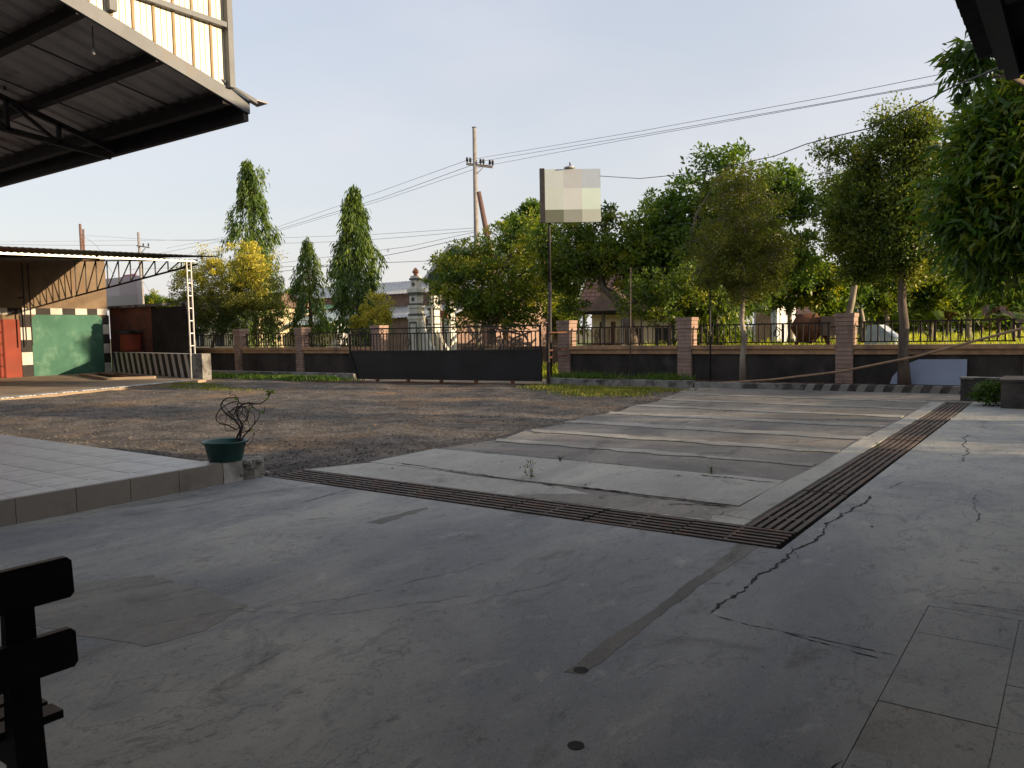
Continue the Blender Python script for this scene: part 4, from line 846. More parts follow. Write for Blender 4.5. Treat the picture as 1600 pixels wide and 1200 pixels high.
# ------------------------------------------------------------------ power poles and lines
def upole(px0, py0, px1, py1, Y, r, m, name, label, zb=0):
    t = at(px0, py0, Y); q = at(px1, py1, Y); d = (q - t); k = (zb - t.z) / d.z; b = t + d * k
    o = thing(name, (b.x, b.y, 0), label, 'pole'); MB().tube([b, t.lerp(b, .5), t], [r * 1.35, r * 1.1, r * .8], 10).build('shaft', M[m], o, smooth=True); return o, t, b
o, tp, _ = upole(741, 200, 744.5, 370, 34, .13, 'pole', 'utility_pole', 'tall grey utility pole with six insulators on a crossarm')
ca, cb_ = at(729, 256, 34), at(770, 261, 34.6)
MB().bar(ca, cb_, .12, .12).build('crossarm', M['pole'], o)
MB().bar(at(745, 272, 34), at(756, 260, 34.2), .04, .04).build('strut', M['pole'], o)
ins = MB().lathe((0, 0, 0), [(.03, 0), (.03, .08), (.09, .09), (.05, .14), (.085, .16), (.045, .21), (.075, .23), (.04, .30)], 10).mesh('insulator', M['ins'], True)
for px in (730, 735, 751, 755.5, 765.5, 770):
    p = at(px, 256 + (px - 729) * .12, 34.1); inst('insulator', ins, (p.x, p.y, p.z + .05), o)
MB().box(tp.x - .09, tp.x + .09, tp.y - .09, tp.y + .09, tp.z, tp.z + .05).build('cap', M['ins'], o)
upole(748, 300, 762, 372, 33, .15, 'polewood', 'leaning_pole', 'thick brown pole leaning beside the tall utility pole')
upole(125, 350, 128, 400, 44, .16, 'polewood', 'wooden_pole', 'brown wooden pole, left one of the close pair above the canopy'); upole(130, 358, 131.5, 400, 45, .13, 'polewood', 'wooden_pole', 'shorter brown wooden pole, right one of the close pair')
o, tp, _ = upole(216, 363, 221, 440, 40, .13, 'pole', 'utility_pole', 'utility pole with short crossarm above the lilac signboard')
MB().bar(at(214, 384, 40), at(234, 387, 40), .1, .1).build('crossarm', M['pole'], o)
for px in (224, 232): p = at(px, 386, 40); inst('insulator', ins, (p.x, p.y, p.z + .03), o)
MB().bar(at(219, 397, 40), at(227, 388, 40), .05, .05).build('strut', M['pole'], o)
def wire(pts, r=.012, label=None, sag=.0, group='power lines in the sky', cat='power line', name='power_line'):
    P = [at(*p) for p in pts]; out = []
    for a, b in zip(P[:-1], P[1:]):
        for k in range(8):
            t = k / 8; q = a.lerp(b, t); q.z -= sag * 4 * t * (1 - t); out.append(q)
    out.append(P[-1]); MB().tube(out, r, 4).build(name, M['wire'], label=label, cat=cat, group=group)
wire([(731, 250, 34), (600, 297, 38), (436, 354, 44), (260, 388, 52)], .011, 'uppermost thin line left of the tall utility pole, running down left')
wire([(751, 253, 34), (600, 308, 38), (430, 360, 44), (240, 398, 52)], .013, 'middle line left of the tall utility pole, running down left')
wire([(766, 256, 34), (600, 312, 38), (432, 362, 44)], .010, 'lowest of the three lines descending left from the insulators')
wire([(731, 250, 34), (1000, 205, 30), (1300, 150, 26), (1475, 115, 24)], .008, 'uppermost thin line running right from the tall utility pole')
wire([(751, 252, 34), (1000, 211, 30), (1300, 159, 26), (1480, 127, 24)], .0085, 'middle line running right from the tall utility pole')
wire([(770, 257, 34), (1000, 214, 30), (1300, 160.5, 26), (1480, 129, 24)], .008, 'lowest line running right from the tall utility pole')
wire([(744, 368, 34), (640, 392, 36), (520, 415, 38), (430, 425, 40), (265, 442, 44)], .016, 'thick black cable from the pole to the left, behind the weeping trees')
wire([(744, 362, 34), (640, 385, 36), (430, 412, 40), (200, 421, 46)], .011, 'thin cable just above the thick one left of the pole')
wire([(744, 356, 34), (590, 366, 37), (380, 374, 42), (0, 378, 50)], .009, 'thin nearly level line from the pole to the left picture edge')
wire([(-60, 380, 40), (217, 383, 40)], .012, 'level line from the left edge to the small utility pole', .1)
wire([(135, 368, 45), (250, 375, 44), (380, 377, 43)], .009, 'thin line right of the pair of wooden poles')
wire([(900, 405, 30), (740, 405, 33), (560, 412, 36), (270, 424, 42)], .014, 'dark line passing in front of the yellow green tree crown')
wire([(127, 366, 44), (152, 385, 42), (182, 438, 38)], .014, 'guy wire slanting down from the pair of wooden poles')
wire([(224, 440, 40), (233, 455, 42), (243, 478, 44)], .01, 'short wire dropping right of the lilac signboard')
wire([(222, 400, 40), (262, 404, 40), (300, 395, 40), (400, 380, 40), (744, 360, 34)], .010, 'rising line between the small and the tall utility pole', .2)
wire([(744, 366, 34), (830, 366, 31), (1000, 355, 27), (1240, 338, 21), (1300, 333, 20)], .010, 'line behind the signboard going right to the large trees')
wire([(937, 275, 19.6), (1000, 279, 18.5), (1050, 274, 17.5), (1100, 268, 16.5), (1150, 257, 15.5), (1210, 244, 14.5), (1260, 225, 13.2), (1305, 213, 12.3), (1360, 200, 11.2), (1440, 160, 9.5), (1490, 135, 8), (1566, 104, 5.6)], .008,
     'sagging black cable from the signboard to the walkway roof', .0, None, 'cable', 'sagging_cable')

# ------------------------------------------------------------------ structures beyond the fence
def wbox(px0, py0, px1, py1, Y, dY, name, m, parent, zbase=None):
    a, b = at(px0, py0, Y), at(px1, py1, Y); z0 = b.z if zbase is None else zbase
    return MB().box(a.x, b.x, Y, Y + dY, z0, a.z).build(name, M[m], parent)
# long brick shed with two pale roofs
P0, P1 = at(455, 468, 38), at(700, 462, 38)
wh = thing('brick_shed', (P0.x, 40, 0), 'long brick shed with pale sheet roofs behind the weeping trees', 'shed')
X0_, X1_ = P0.x, P1.x + 3
MB().box(X0_, X1_, 38.3, 44, -.1, P0.z).build('core', M['brick'], wh)
bm_ = MB().box(-.58, .58, -.02, 0, 0, .17).mesh('brick_course', M['brick'])
for r_i in range(14):
    for k in range(int((X1_ - X0_) / 1.2)): inst('brick_course', bm_, (X0_ + .6 + 1.2 * k + (.6 if r_i % 2 else 0), 38.3, .05 + .2 * r_i), wh)
m = MB(); m.corr((X0_ - .5, 37.6, P0.z - .05), (X1_ - X0_ + 1, 0, 0), (0, 3.2, 1.0), 60, .05, prof='sin'); m.build('upper_roof', M['roofgrey'], wh)
m = MB(); q = at(620, 497, 36); m.corr((X0_ + 3.5, 35.8, q.z), (X1_ - X0_ - 4.5, 0, 0), (0, 2.4, .75), 44, .05, prof='sin'); m.build('lower_roof', M['roofgrey'], wh)
MB().box(X0_ + 5, X1_ - 1, 36.2, 38.28, -.1, q.z - .02).build('porch_wall', M['brick'], wh)
st = thing('stall', (-36, 33, 0), 'small stall with bluish and green sheet roof left of the thin weeping tree', 'stall')
a, b = at(428, 510, 33), at(530, 486, 33)
m = MB(); m.corr((a.x, 32, a.z), (b.x - a.x, 0, 0), (0, 2.6, b.z - a.z + .1), 24, .05); m.build('blue_roof', M['bluesheet'], st)
m = MB(); m.corr((a.x + .3, 33.2, a.z + .75), ((b.x - a.x) * .6, 0, 0), (0, 1.6, .5), 14, .05); m.build('green_roof', M['green'], st)
MB().box(a.x + .3, b.x - .2, 33, 36, -.1, a.z + .05).build('wall', M['whitewall'], st)
for k in range(4): x = a.x + .2 + (b.x - a.x - .4) * k / 3; MB().bar((x, 32.1, 0), (x, 32.1, a.z), .08, .08).build('post', M['steel'], st)
ch_ = thing('cream_house', (-38, 30, 0), 'cream walled house half hidden behind the golden tree', 'house')
a, b = at(262, 487, 30), at(400, 487, 30)
MB().box(a.x, b.x, 30, 34, -.1, a.z).build('wall', M['creamwall'], ch_); MB().slab([(a.x - .4, 29.6, a.z + .01), (a.x - .4, 34.4, a.z + .01), (a.x - .4, 32, a.z + .9)], (b.x - a.x + .8, 0, 0)).build('roof', M['roofbrown'], ch_)
for k in range(3): x = a.x + 1 + k * 2.1; wn = MB().box(x, x + .8, 29.97, 29.998, .9, 2.0).build('window', M['black'], ch_); MB().box(x - .06, x + .86, 29.94, 29.967, 2.0, 2.08).box(x + .37, x + .43, 29.94, 29.967, .9, 1.999).build('frame', M['white'], wn)
# monument pillars
def monument(px, Y, ytop, sc, label, wing=True):
    b = at(px, 560, Y); t = at(px, ytop, Y); H0 = t.z; x = b.x
    o = thing('gate_monument', (x, Y, 0), label, 'monument', 'white stepped pillars beyond the fence')
    def bx_(w_, z0, z1, m, name): MB().box(x - w_ * sc, x + w_ * sc, Y - w_ * sc, Y + w_ * sc, z0 * H0, z1 * H0 - .004).build(name, M[m], o)
    bx_(.27, 0, .50, 'monwhite', 'shaft')
    for s in (-1, 1):
        MB().box(x + s * .20 * sc - .035, x + s * .20 * sc + .035, Y - .275 * sc - .004, Y - .272 * sc, .05 * H0, .47 * H0).build('shaft_line', M['trimgrey'], o)
    MB().box(x - .2 * sc, x + .2 * sc, Y - .285 * sc, Y - .276 * sc, .455 * H0, .475 * H0).build('shaft_line', M['trimgrey'], o)
    z = .50
    for w_, h, m in ((.30,.035,'monwhite'),(.27,.025,'trimgrey'),(.24,.06,'monwhite'),(.28,.03,'monwhite'),(.27,.02,'trimgrey'),(.22,.085,'monwhite'),(.27,.03,'trimgrey'),(.29,.04,'monwhite'),(.17,.09,'monwhite'),(.21,.022,'trimgrey'),(.17,.025,'monwhite')):
        bx_(w_, z, z + h, m, 'tier'); 
        if h > .08: MB().tube([(x, Y - w_ * sc - .012, (z + h/2) * H0), (x, Y - w_ * sc - .003, (z + h/2) * H0)], .10 * sc, 12).build('roundel', M['trimgrey'], o)
        z += h
    MB().lathe((x, Y, z * H0), [(.13*sc, 0), (.07*sc, .015*H0), (.14*sc, .03*H0), (.15*sc, .045*H0), (.08*sc, .07*H0), (.03*sc, .085*H0)], 14).build('finial', M['terracotta'], o, smooth=True)
    if wing:
        pts = [(x + .27*sc, Y, 0)] + [(x + .27*sc, Y, .50*H0)] + [(x + .27*sc + .75*sc*k/6, Y, H0*(.50 - .30*sin(k/6*pi/2))) for k in range(1, 7)] + [(x + 1.02*sc, Y, 0)]
        MB().slab([(p[0], Y - .1, p[2]) for p in pts], (0, .2, 0)).build('curved_wing', M['monwhite'], o)
monument(653, 27, 425, 1.0, 'tallest white stepped gate monument with ball finial beyond the gate'); monument(680, 31, 458, .9, 'shorter white stepped monument in the middle of three', True); monument(705, 34, 463, .85, 'third white stepped monument, partly under the yellow green tree', False)
ob = thing('orange_board', (-19, 29, 0), 'small orange tiled board by the second monument', 'board')
wbox(688, 485, 699, 497, 29, .06, 'board', 'terracotta', ob); a = at(693, 497, 29); MB().bar((a.x, 29.03, 0), (a.x, 29.03, a.z), .05, .05).build('post', M['steel'], ob)
bb = thing('green_billboard', (-20, 30, 0), 'dark green back of a billboard on thin posts beside the large tree', 'billboard')
wbox(669, 428, 701, 460, 30, .1, 'board', 'darkgreen', bb)
for px in (672, 686, 699): a = at(px, 430, 30.1); MB().tube([(a.x, 30.15, 0), (a.x, 30.15, a.z)], .04, 6).build('post', M['pole'], bb)
b3 = thing('narrow_billboard', (-28, 32, 0), 'narrow dark green board rising behind the weeping tree', 'billboard')
wbox(525, 410, 540, 455, 34, .1, 'board', 'darkgreen', b3); a = at(532, 440, 34); MB().tube([(a.x, 34.2, 0), (a.x, 34.2, a.z)], .06, 6).build('post', M['steel'], b3)
gh = thing('gable_house', (-22, 40, 0), 'dark gabled roof house half hidden by the large tree', 'house')
a, t_, c = at(655, 452, 40), at(700, 385, 40), at(800, 452, 40)
MB().slab([(a.x, 40, a.z), (c.x, 40, c.z), (t_.x + .3, 40, t_.z)], (0, 7, 0)).build('gable', M['darkgreen'], gh)
MB().bar((a.x - .2, 39.9, a.z - .1), (t_.x + .3, 39.9, t_.z + .05), .1, .25).build('barge_board', M['roofgrey'], gh); MB().box(a.x + .5, c.x - .5, 40.2, 46, -.1, a.z).build('wall', M['brick'], gh)
# tiled-roof house and kiosk
rh = thing('red_roof_house', (-14, 38, 0), 'house with large red clay tile roof behind the bent tree trunk', 'house')
a, b, c, d_ = at(900, 490, 36), at(1075, 490, 36), at(1035, 400, 41), at(930, 400, 41)
MB().slab([a, b, c, d_], (0, .05, .12)).build('roof_bed', M['rooftile'], rh)
for r_i in range(16):   # tile rows
    t0 = r_i / 16; p, q = a.lerp(d_, t0), b.lerp(c, t0); n = 20
    for k in range(n - r_i // 4):
        u0, u1 = k / (n - r_i // 4), (k + .93) / (n - r_i // 4); e0, e1 = p.lerp(q, u0), p.lerp(q, u1); up_ = (d_ - a) * (1 / 16.5)
        MB().slab([e0 - Vector((0, .04, .0)), e1 - Vector((0, .04, .0)), e1 + up_, e0 + up_], (0, -.05, .10)).build('roof_tile', M['rooftile'], rh)
MB().box(a.x + .6, b.x - .6, 36.6, 44, -.1, a.z + .1).build('wall', M['creamwall'], rh)
for k in range(3): x = a.x + 1 + k * 1.6; wn = MB().box(x, x + .8, 36.56, 36.597, .6, 1.5).build('window', M['black'], rh); MB().box(x - .06, x + .86, 36.53, 36.557, 1.5, 1.58).box(x + .37, x + .43, 36.53, 36.557, .6, 1.499).build('frame', M['bamboo'], wn)
ks = thing('kiosk', (-15, 30, 0), 'small open kiosk with brown hipped roof behind the fence', 'kiosk')
e = at(935, 488, 28); ap_ = at(925, 458, 29.2); w_ = 38 * depth(e) / f_px
for vs in ([(-1,-1),(1,-1)], [(1,-1),(1,1)], [(1,1),(-1,1)], [(-1,1),(-1,-1)]):
    p = [Vector((e.x + vs[0][0]*w_, 29.2 + vs[0][1]*w_, e.z)), Vector((e.x + vs[1][0]*w_, 29.2 + vs[1][1]*w_, e.z)), Vector((e.x, 29.2, ap_.z + .25))]
    MB().slab(p, (0, 0, .06)).build('roof_side', M['roofbrown'], ks)
    MB().bar(p[0], p[1], .08, .12).build('eave', M['steel'], ks)
for sx in (-.9, 0, .9):
    for sy in (-.9, .9): MB().bar((e.x + sx*w_, 29.2 + sy*w_, 0), (e.x + sx*w_, 29.2 + sy*w_, e.z), .07, .07).build('post', M['pole'], ks)
MB().box(e.x - w_*.85, e.x + w_*.85, 29.2 - w_*.85, 29.2 - w_*.8, .0, .9).build('counter', M['rust'], ks)
for k in range(7): x = e.x - w_*.8 + k * w_*.27; MB().box(x, x + .12, 29.0, 29.2, .9, 1.5 + .3 * (k % 2)).build('goods', M['rooftile'] if k % 2 else M['creamwall'], ks)
jp = thing('scrap_pile', (-18, 25, 0), 'heap of brown planks and sticks under the yellow green tree', 'pile')
for k in range(30):
    p = at(rnd.uniform(725, 840), rnd.uniform(515, 545), rnd.uniform(24, 26)); d = Vector((rnd.uniform(-1, 1), rnd.uniform(-.3, .3), rnd.uniform(-.35, .35))).normalized() * rnd.uniform(.2, .75)
    MB().bar(p - d, p + d, .04, .07).build('plank', M['roofbrown'] if k % 3 else M['bamboo'], jp)
MB().box(-20.5, -14.0, 25.2, 26.2, -.1, .9).build('heap_base', M['soil'], jp)
# white shed and brown shed, mixer
ws = thing('white_shed', (-8, 38, 0), 'small white shed with a brown door behind the pale-trunked tree', 'shed')
a, b = at(1178, 470, 38), at(1214, 520, 38)
MB().box(a.x, b.x, 38, 41, -.1, a.z).build('wall', M['whitewall'], ws); MB().box(b.x - 1.0, b.x - .3, 37.96, 37.998, 0, 2.2).build('door', M['bamboo'], ws)
MB().slab([(a.x - .3, 37.7, a.z), (b.x + .5, 37.7, a.z - .2), (b.x + .5, 41.2, a.z + .2), (a.x - .3, 41.2, a.z + .4)], (0, 0, .08)).build('roof', M['roofbrown'], ws)
for k in range(5): MB().box(a.x + .1 + k * .28, a.x + .13 + k * .28, 37.985, 37.998, 0, a.z - .1).build('board_joint', M['kerb'], ws)
bs_ = thing('brown_shed', (-4, 42, 0), 'low brown roofed shed behind the concrete mixer', 'shed')
a, b = at(1222, 488, 42), at(1300, 500, 42)
MB().box(a.x, b.x, 42.5, 45, -.1, b.z).build('wall', M['brick'], bs_); MB().slab([(a.x - .3, 42, b.z), (b.x + .3, 42, b.z), (b.x + .3, 44, a.z + .2), (a.x - .3, 44, a.z + .2)], (0, 0, .08)).build('roof', M['rooftile'], bs_)
cm = thing('concrete_mixer', (-6, 27, 0), 'rusty concrete mixer with tilted drum standing on the grass', 'mixer')
c = at(1262, 512, 26); k_ = depth(c) / f_px
dm = MB(); ax = Vector((-.75, -.3, .45)).normalized(); cc = Vector(c)
prof = [(-.42, .20), (-.34, .40), (-.1, .48), (.12, .47), (.38, .30), (.46, .24)]
dm.tube([cc + ax * t_ for t_, r in prof], [r for t_, r in prof], 18); dm.build('drum', M['rust'], cm, smooth=True)
dm = MB(); dm.tube([cc + ax * -.03, cc + ax * .03], [.52, .52], 18); dm.build('ring_gear', M['rust'], cm)
MB().bar(cc + Vector((.75, 0, -.75)), cc + Vector((.35, 0, .1)), .1, .1).build('frame', M['rust'], cm); MB().bar(cc + Vector((-.55, 0, -.95)), cc + Vector((-.2, 0, -.2)), .09, .09).build('frame', M['rust'], cm); MB().bar(cc + Vector((-.5, 0, -.75)), cc + Vector((1.0, 0, -.75)), .09, .1).build('frame', M['rust'], cm)
MB().box(cc.x + .45, cc.x + 1.0, cc.y - .25, cc.y + .25, cc.z - .25, cc.z + .35).build('engine_box', M['roofbrown'], cm)
for s in (-.45, .85):
    w0 = Vector((cc.x + s, cc.y - .35, .24)); MB().tube([w0, w0 + Vector((0, .1, 0))], .27, 16).build('wheel', M['steel'], cm); MB().tube([w0 - Vector((0, .012, 0)), w0 + Vector((0, .112, 0))], .1, 10).build('hub', M['rust'], cm)
MB().tube([cc + Vector((-.75, -.1, -.1)), cc + Vector((-.95, -.1, .05)), cc + Vector((-1.0, -.1, -.25))], .025, 6).build('handle', M['steel'], cm)
tq = thing('tarpaulin_pile', (-4, 30, 0), 'low pile under a pale blue tarpaulin behind the railing', 'pile')
a, b = at(1345, 508, 30), at(1388, 532, 30)
MB().slab([(a.x, 30, 0), (b.x + .3, 30, 0), (b.x + .2, 30, a.z * .7), (b.x - .3, 30, a.z), (a.x + .2, 30, a.z)], (0, 1.2, 0)).build('tarpaulin', M['tarp'], tq)
MB().box(a.x - .1, b.x + .4, 29.9, 31.3, -.1, .08).build('pallet', M['bamboo'], tq)
aw = thing('market_awning', (-5, 40, 0), 'pale blue and white awning above the stained pillar', 'awning')
a, b = at(1303, 476, 40), at(1346, 492, 40)
for k in range(6): x0 = a.x + (b.x - a.x) * k / 6; x1 = a.x + (b.x - a.x) * (k + 1) / 6; MB().slab([(x0, 40, b.z), (x1, 40, b.z), (x1, 41, a.z), (x0, 41, a.z)], (0, 0, .03)).build('stripe', M['bluesheet'] if k < 2 else M['whitewall'], aw)
for x in (a.x, b.x): MB().bar((x, 40.1, 0), (x, 40.1, b.z), .06, .06).build('post', M['steel'], aw)

# ------------------------------------------------------------------ trees
Y = 27
tree('broad_tree', 'low wide yellow green tree between the monuments and the sign post', 'tree', at(770, 555, Y), at(765, 505, Y), .22,
     pxblobs([(765,435,62,52),(718,432,36,42),(700,412,22,22),(738,398,30,24),(785,385,40,34),(815,375,34,32),(835,420,36,50),(700,465,24,32),(790,470,62,30),(735,478,40,24),(845,465,32,34),(800,498,40,18),(740,500,34,16),(860,430,24,40)], Y), L_yel, 21, 420, 50, .34, .13, tb=.42, nl=30)
Y = 25.5
tree('bent_tree', 'green tree with dark bent leaning trunk behind the kiosk', 'tree', at(990, 548, Y), at(940, 435, Y), .19,
     pxblobs([(885,400,42,50),(905,365,30,28),(948,365,26,40),(955,335,14,18),(925,410,52,32),(975,410,42,34),(880,440,32,22),(1000,390,32,40),(885,470,26,20),(1005,440,30,30),(860,390,26,40)], Y), L_mid, 22, 330, 50, .32, .125, tb=.4,
     trunkpts=[at(990,556,Y), at(985,510,Y), at(972,478,Y), at(955,460,Y), at(942,450,Y), at(937,425,Y), at(933,405,Y)])
Y = 26.5
tree('large_tree', 'largest dark green spreading tree behind the slim pale trunk', 'tree', at(1085, 556, Y), at(1090, 470, Y), .28,
     pxblobs([(1100,310,52,46),(1130,262,30,22),(1150,248,14,16),(1105,255,14,16),(1050,355,46,42),(1020,335,26,24),(1190,315,52,44),(1240,300,30,24),(1215,272,22,12),(1250,325,24,22),(1040,415,52,46),(1130,390,70,60),(1205,385,55,52),(1010,450,30,30),(1075,465,44,28),(1240,370,26,40),(1000,370,26,30),(1090,440,60,36),(1180,445,50,30),(1255,410,26,34)], Y), L_dark, 23, 620, 52, .38, .15, tb=.42, nl=40)
Y = 23
tree('thin_leaved_tree', 'loose small leafed shrub tree behind the second fence bay', 'tree', at(1045, 545, Y), at(1045, 490, Y), .06, pxblobs([(1050,470,46,36),(1000,470,30,26),(1080,440,30,30)], Y), L_mid, 24, 130, 34, .26, .1, tb=.35)
Y = 20.05
tree('slim_tree', 'slim pale-trunked tree with olive brown crown in the bed', 'tree', at(1161, 594, Y), at(1160, 440, Y), .075,
     pxblobs([(1150,330,58,52),(1150,290,36,26),(1155,390,72,54),(1115,405,36,42),(1200,400,36,45),(1150,440,56,28),(1165,465,30,18)], Y, .8), L_olive, 25, 480, 60, .24, .055, .45, 'bark_pale', 60, tb=.4,
     trunkpts=[at(1161,598,Y), at(1160,560,Y), at(1163,530,Y), at(1159,500,Y), at(1161,470,Y), at(1158,430,Y), at(1158,390,Y)])
tree('bed_tree', 'tall dark fine leafed tree with forked trunk beside the blue panel', 'tree', at(1413, 598, Y), at(1412, 440, Y), .12,
     pxblobs([(1400,232,58,46),(1352,265,44,44),(1440,205,30,26),(1400,190,34,22),(1330,300,38,36),(1420,300,62,56),(1375,340,58,50),(1455,290,40,60),(1325,385,38,34),(1425,380,55,40),(1298,240,20,14),(1310,350,26,26),(1400,415,56,28),(1350,415,34,22),(1455,400,36,34)], Y, .8), L_fine, 26, 640, 66, .30, .075, .5, 'bark', 50, tb=.42,
     trunkpts=[at(1413,602,Y), at(1411,550,Y), at(1413,510,Y), at(1409,470,Y), at(1410,430,Y), at(1412,390,Y), at(1415,340,Y)])
Y = 27
tree('leaning_tree', 'pale leaning trunk tree behind the stained fence pillar', 'tree', at(1318, 545, Y), at(1345, 400, Y), .13, pxblobs([(1345,345,45,50),(1310,310,30,36),(1380,380,40,36)], Y), L_dark, 27, 200, 45, .34, .12, .5, 'bark_pale', 20,
     trunkpts=[at(1316,548,Y), at(1322,510,Y), at(1331,470,Y), at(1338,430,Y), at(1345,390,Y)])
Y = 30
for i, (bx_, lab, bl, L_, sd_) in enumerate([
    (1235, 'bright yellow green tree left of the leaning trunk', [(1235,450,42,34),(1275,440,30,30),(1205,430,30,30),(1290,460,20,24)], L_yel, 31),
    (1345, 'mid green bush tree behind the stained fence pillar', [(1300,468,24,32),(1290,440,20,20),(1320,455,30,28)], L_dark, 32),
    (1385, 'sunlit loose tree left of the forked trunk', [(1375,455,36,34),(1395,425,34,30),(1350,440,26,26)], L_yel, 33),
    (1455, 'sunlit low tree right of the forked trunk', [(1450,460,34,36),(1480,440,30,36),(1440,430,30,30)], L_yel, 34),
    (1515, 'green tree with pale stem below the mango boughs', [(1500,440,36,34),(1530,455,40,34),(1520,420,40,30)], L_mid, 35),
    (1585, 'yellow green tree at the right edge beyond the fence', [(1580,450,44,40),(1600,420,44,40),(1640,440,50,50)], L_yel, 36)]):
    yy = Y + i * 1.3
    tree('roadside_tree', lab, 'tree', at(bx_, 535, yy), at(bx_, 480, yy), .11, pxblobs(bl, yy), L_, sd_, 150, 40, .38, .15, .5, 'bark_pale', 14, 'trees lining the far side of the meadow')
# far tree belt along the meadow's end and other far crowns
for i, (px, py, rx, ry, yy, lab, L_) in enumerate([(1250,470,60,26,60,'hazy far tree behind the white shed', L_mid), (1345,462,55,30,62,'hazy far tree behind the awning', L_mid), (1440,462,55,34,58,'far tree behind the forked trunk', L_mid), (1530,465,60,34,63,'far tree behind the banana plants', L_dark), (1620,460,60,36,60,'far tree beyond the right picture edge', L_mid),
        (236,470,15,13,52,'small far crown right of the lilac signboard', L_mid), (262,478,18,12,50,'small far bush crown left of the golden tree', L_mid), (465,466,34,14,50,'far low crown between the weeping trees', L_mid), (832,330,15,14,44,'dark crown peeking over just left of the signboard', L_dark), (824,355,34,18,44,'dark crown behind the top of the yellow green tree', L_dark),
        (1040,505,60,25,48,'far hedge tree behind the fence bay', L_mid), (880,480,40,40,46,'far tree behind the kiosk and sign post', L_mid), (1420,500,70,18,64,'far bush belt behind the banana plants', L_yel), (1560,500,70,18,66,'far bush belt at the right edge of the meadow', L_yel), (1120,480,50,30,50,'far tree behind the young weeping tree', L_yel)]):
    yk = depth(at(px, py, yy)) / f_px
    tree('far_tree', lab, 'tree', at(px, 530, yy), at(px, py + ry * .5, yy), .2, pxblobs([(px,py,rx*.7,ry*.9),(px-rx*.45,py+ry*.25,rx*.5,ry*.7),(px+rx*.45,py+ry*.2,rx*.5,ry*.75)], yy), L_, 60 + i, 120, 36, .55 if rx > 30 else .35, .26 if rx > 30 else .2, .5, 'bark', 8)
# golden tree
Y = 23
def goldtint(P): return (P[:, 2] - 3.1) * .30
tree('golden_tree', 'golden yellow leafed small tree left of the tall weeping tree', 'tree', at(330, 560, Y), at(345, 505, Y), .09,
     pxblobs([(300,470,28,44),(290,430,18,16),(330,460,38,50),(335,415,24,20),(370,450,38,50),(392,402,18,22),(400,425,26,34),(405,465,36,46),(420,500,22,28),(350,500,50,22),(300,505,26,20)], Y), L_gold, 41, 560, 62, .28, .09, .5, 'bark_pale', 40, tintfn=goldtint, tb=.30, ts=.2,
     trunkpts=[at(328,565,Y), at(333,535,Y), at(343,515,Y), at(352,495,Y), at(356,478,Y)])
tree('golden_shrub', 'small golden shrub between the weeping tree and the monument', 'shrub', at(588, 545, Y), at(588, 520, Y), .05, pxblobs([(592,480,18,20),(575,495,16,16),(600,495,14,14),(560,505,14,10)], Y), L_gold, 42, 60, 50, .2, .09, .5, 'bark_pale', 12, tb=.72, ts=.15)
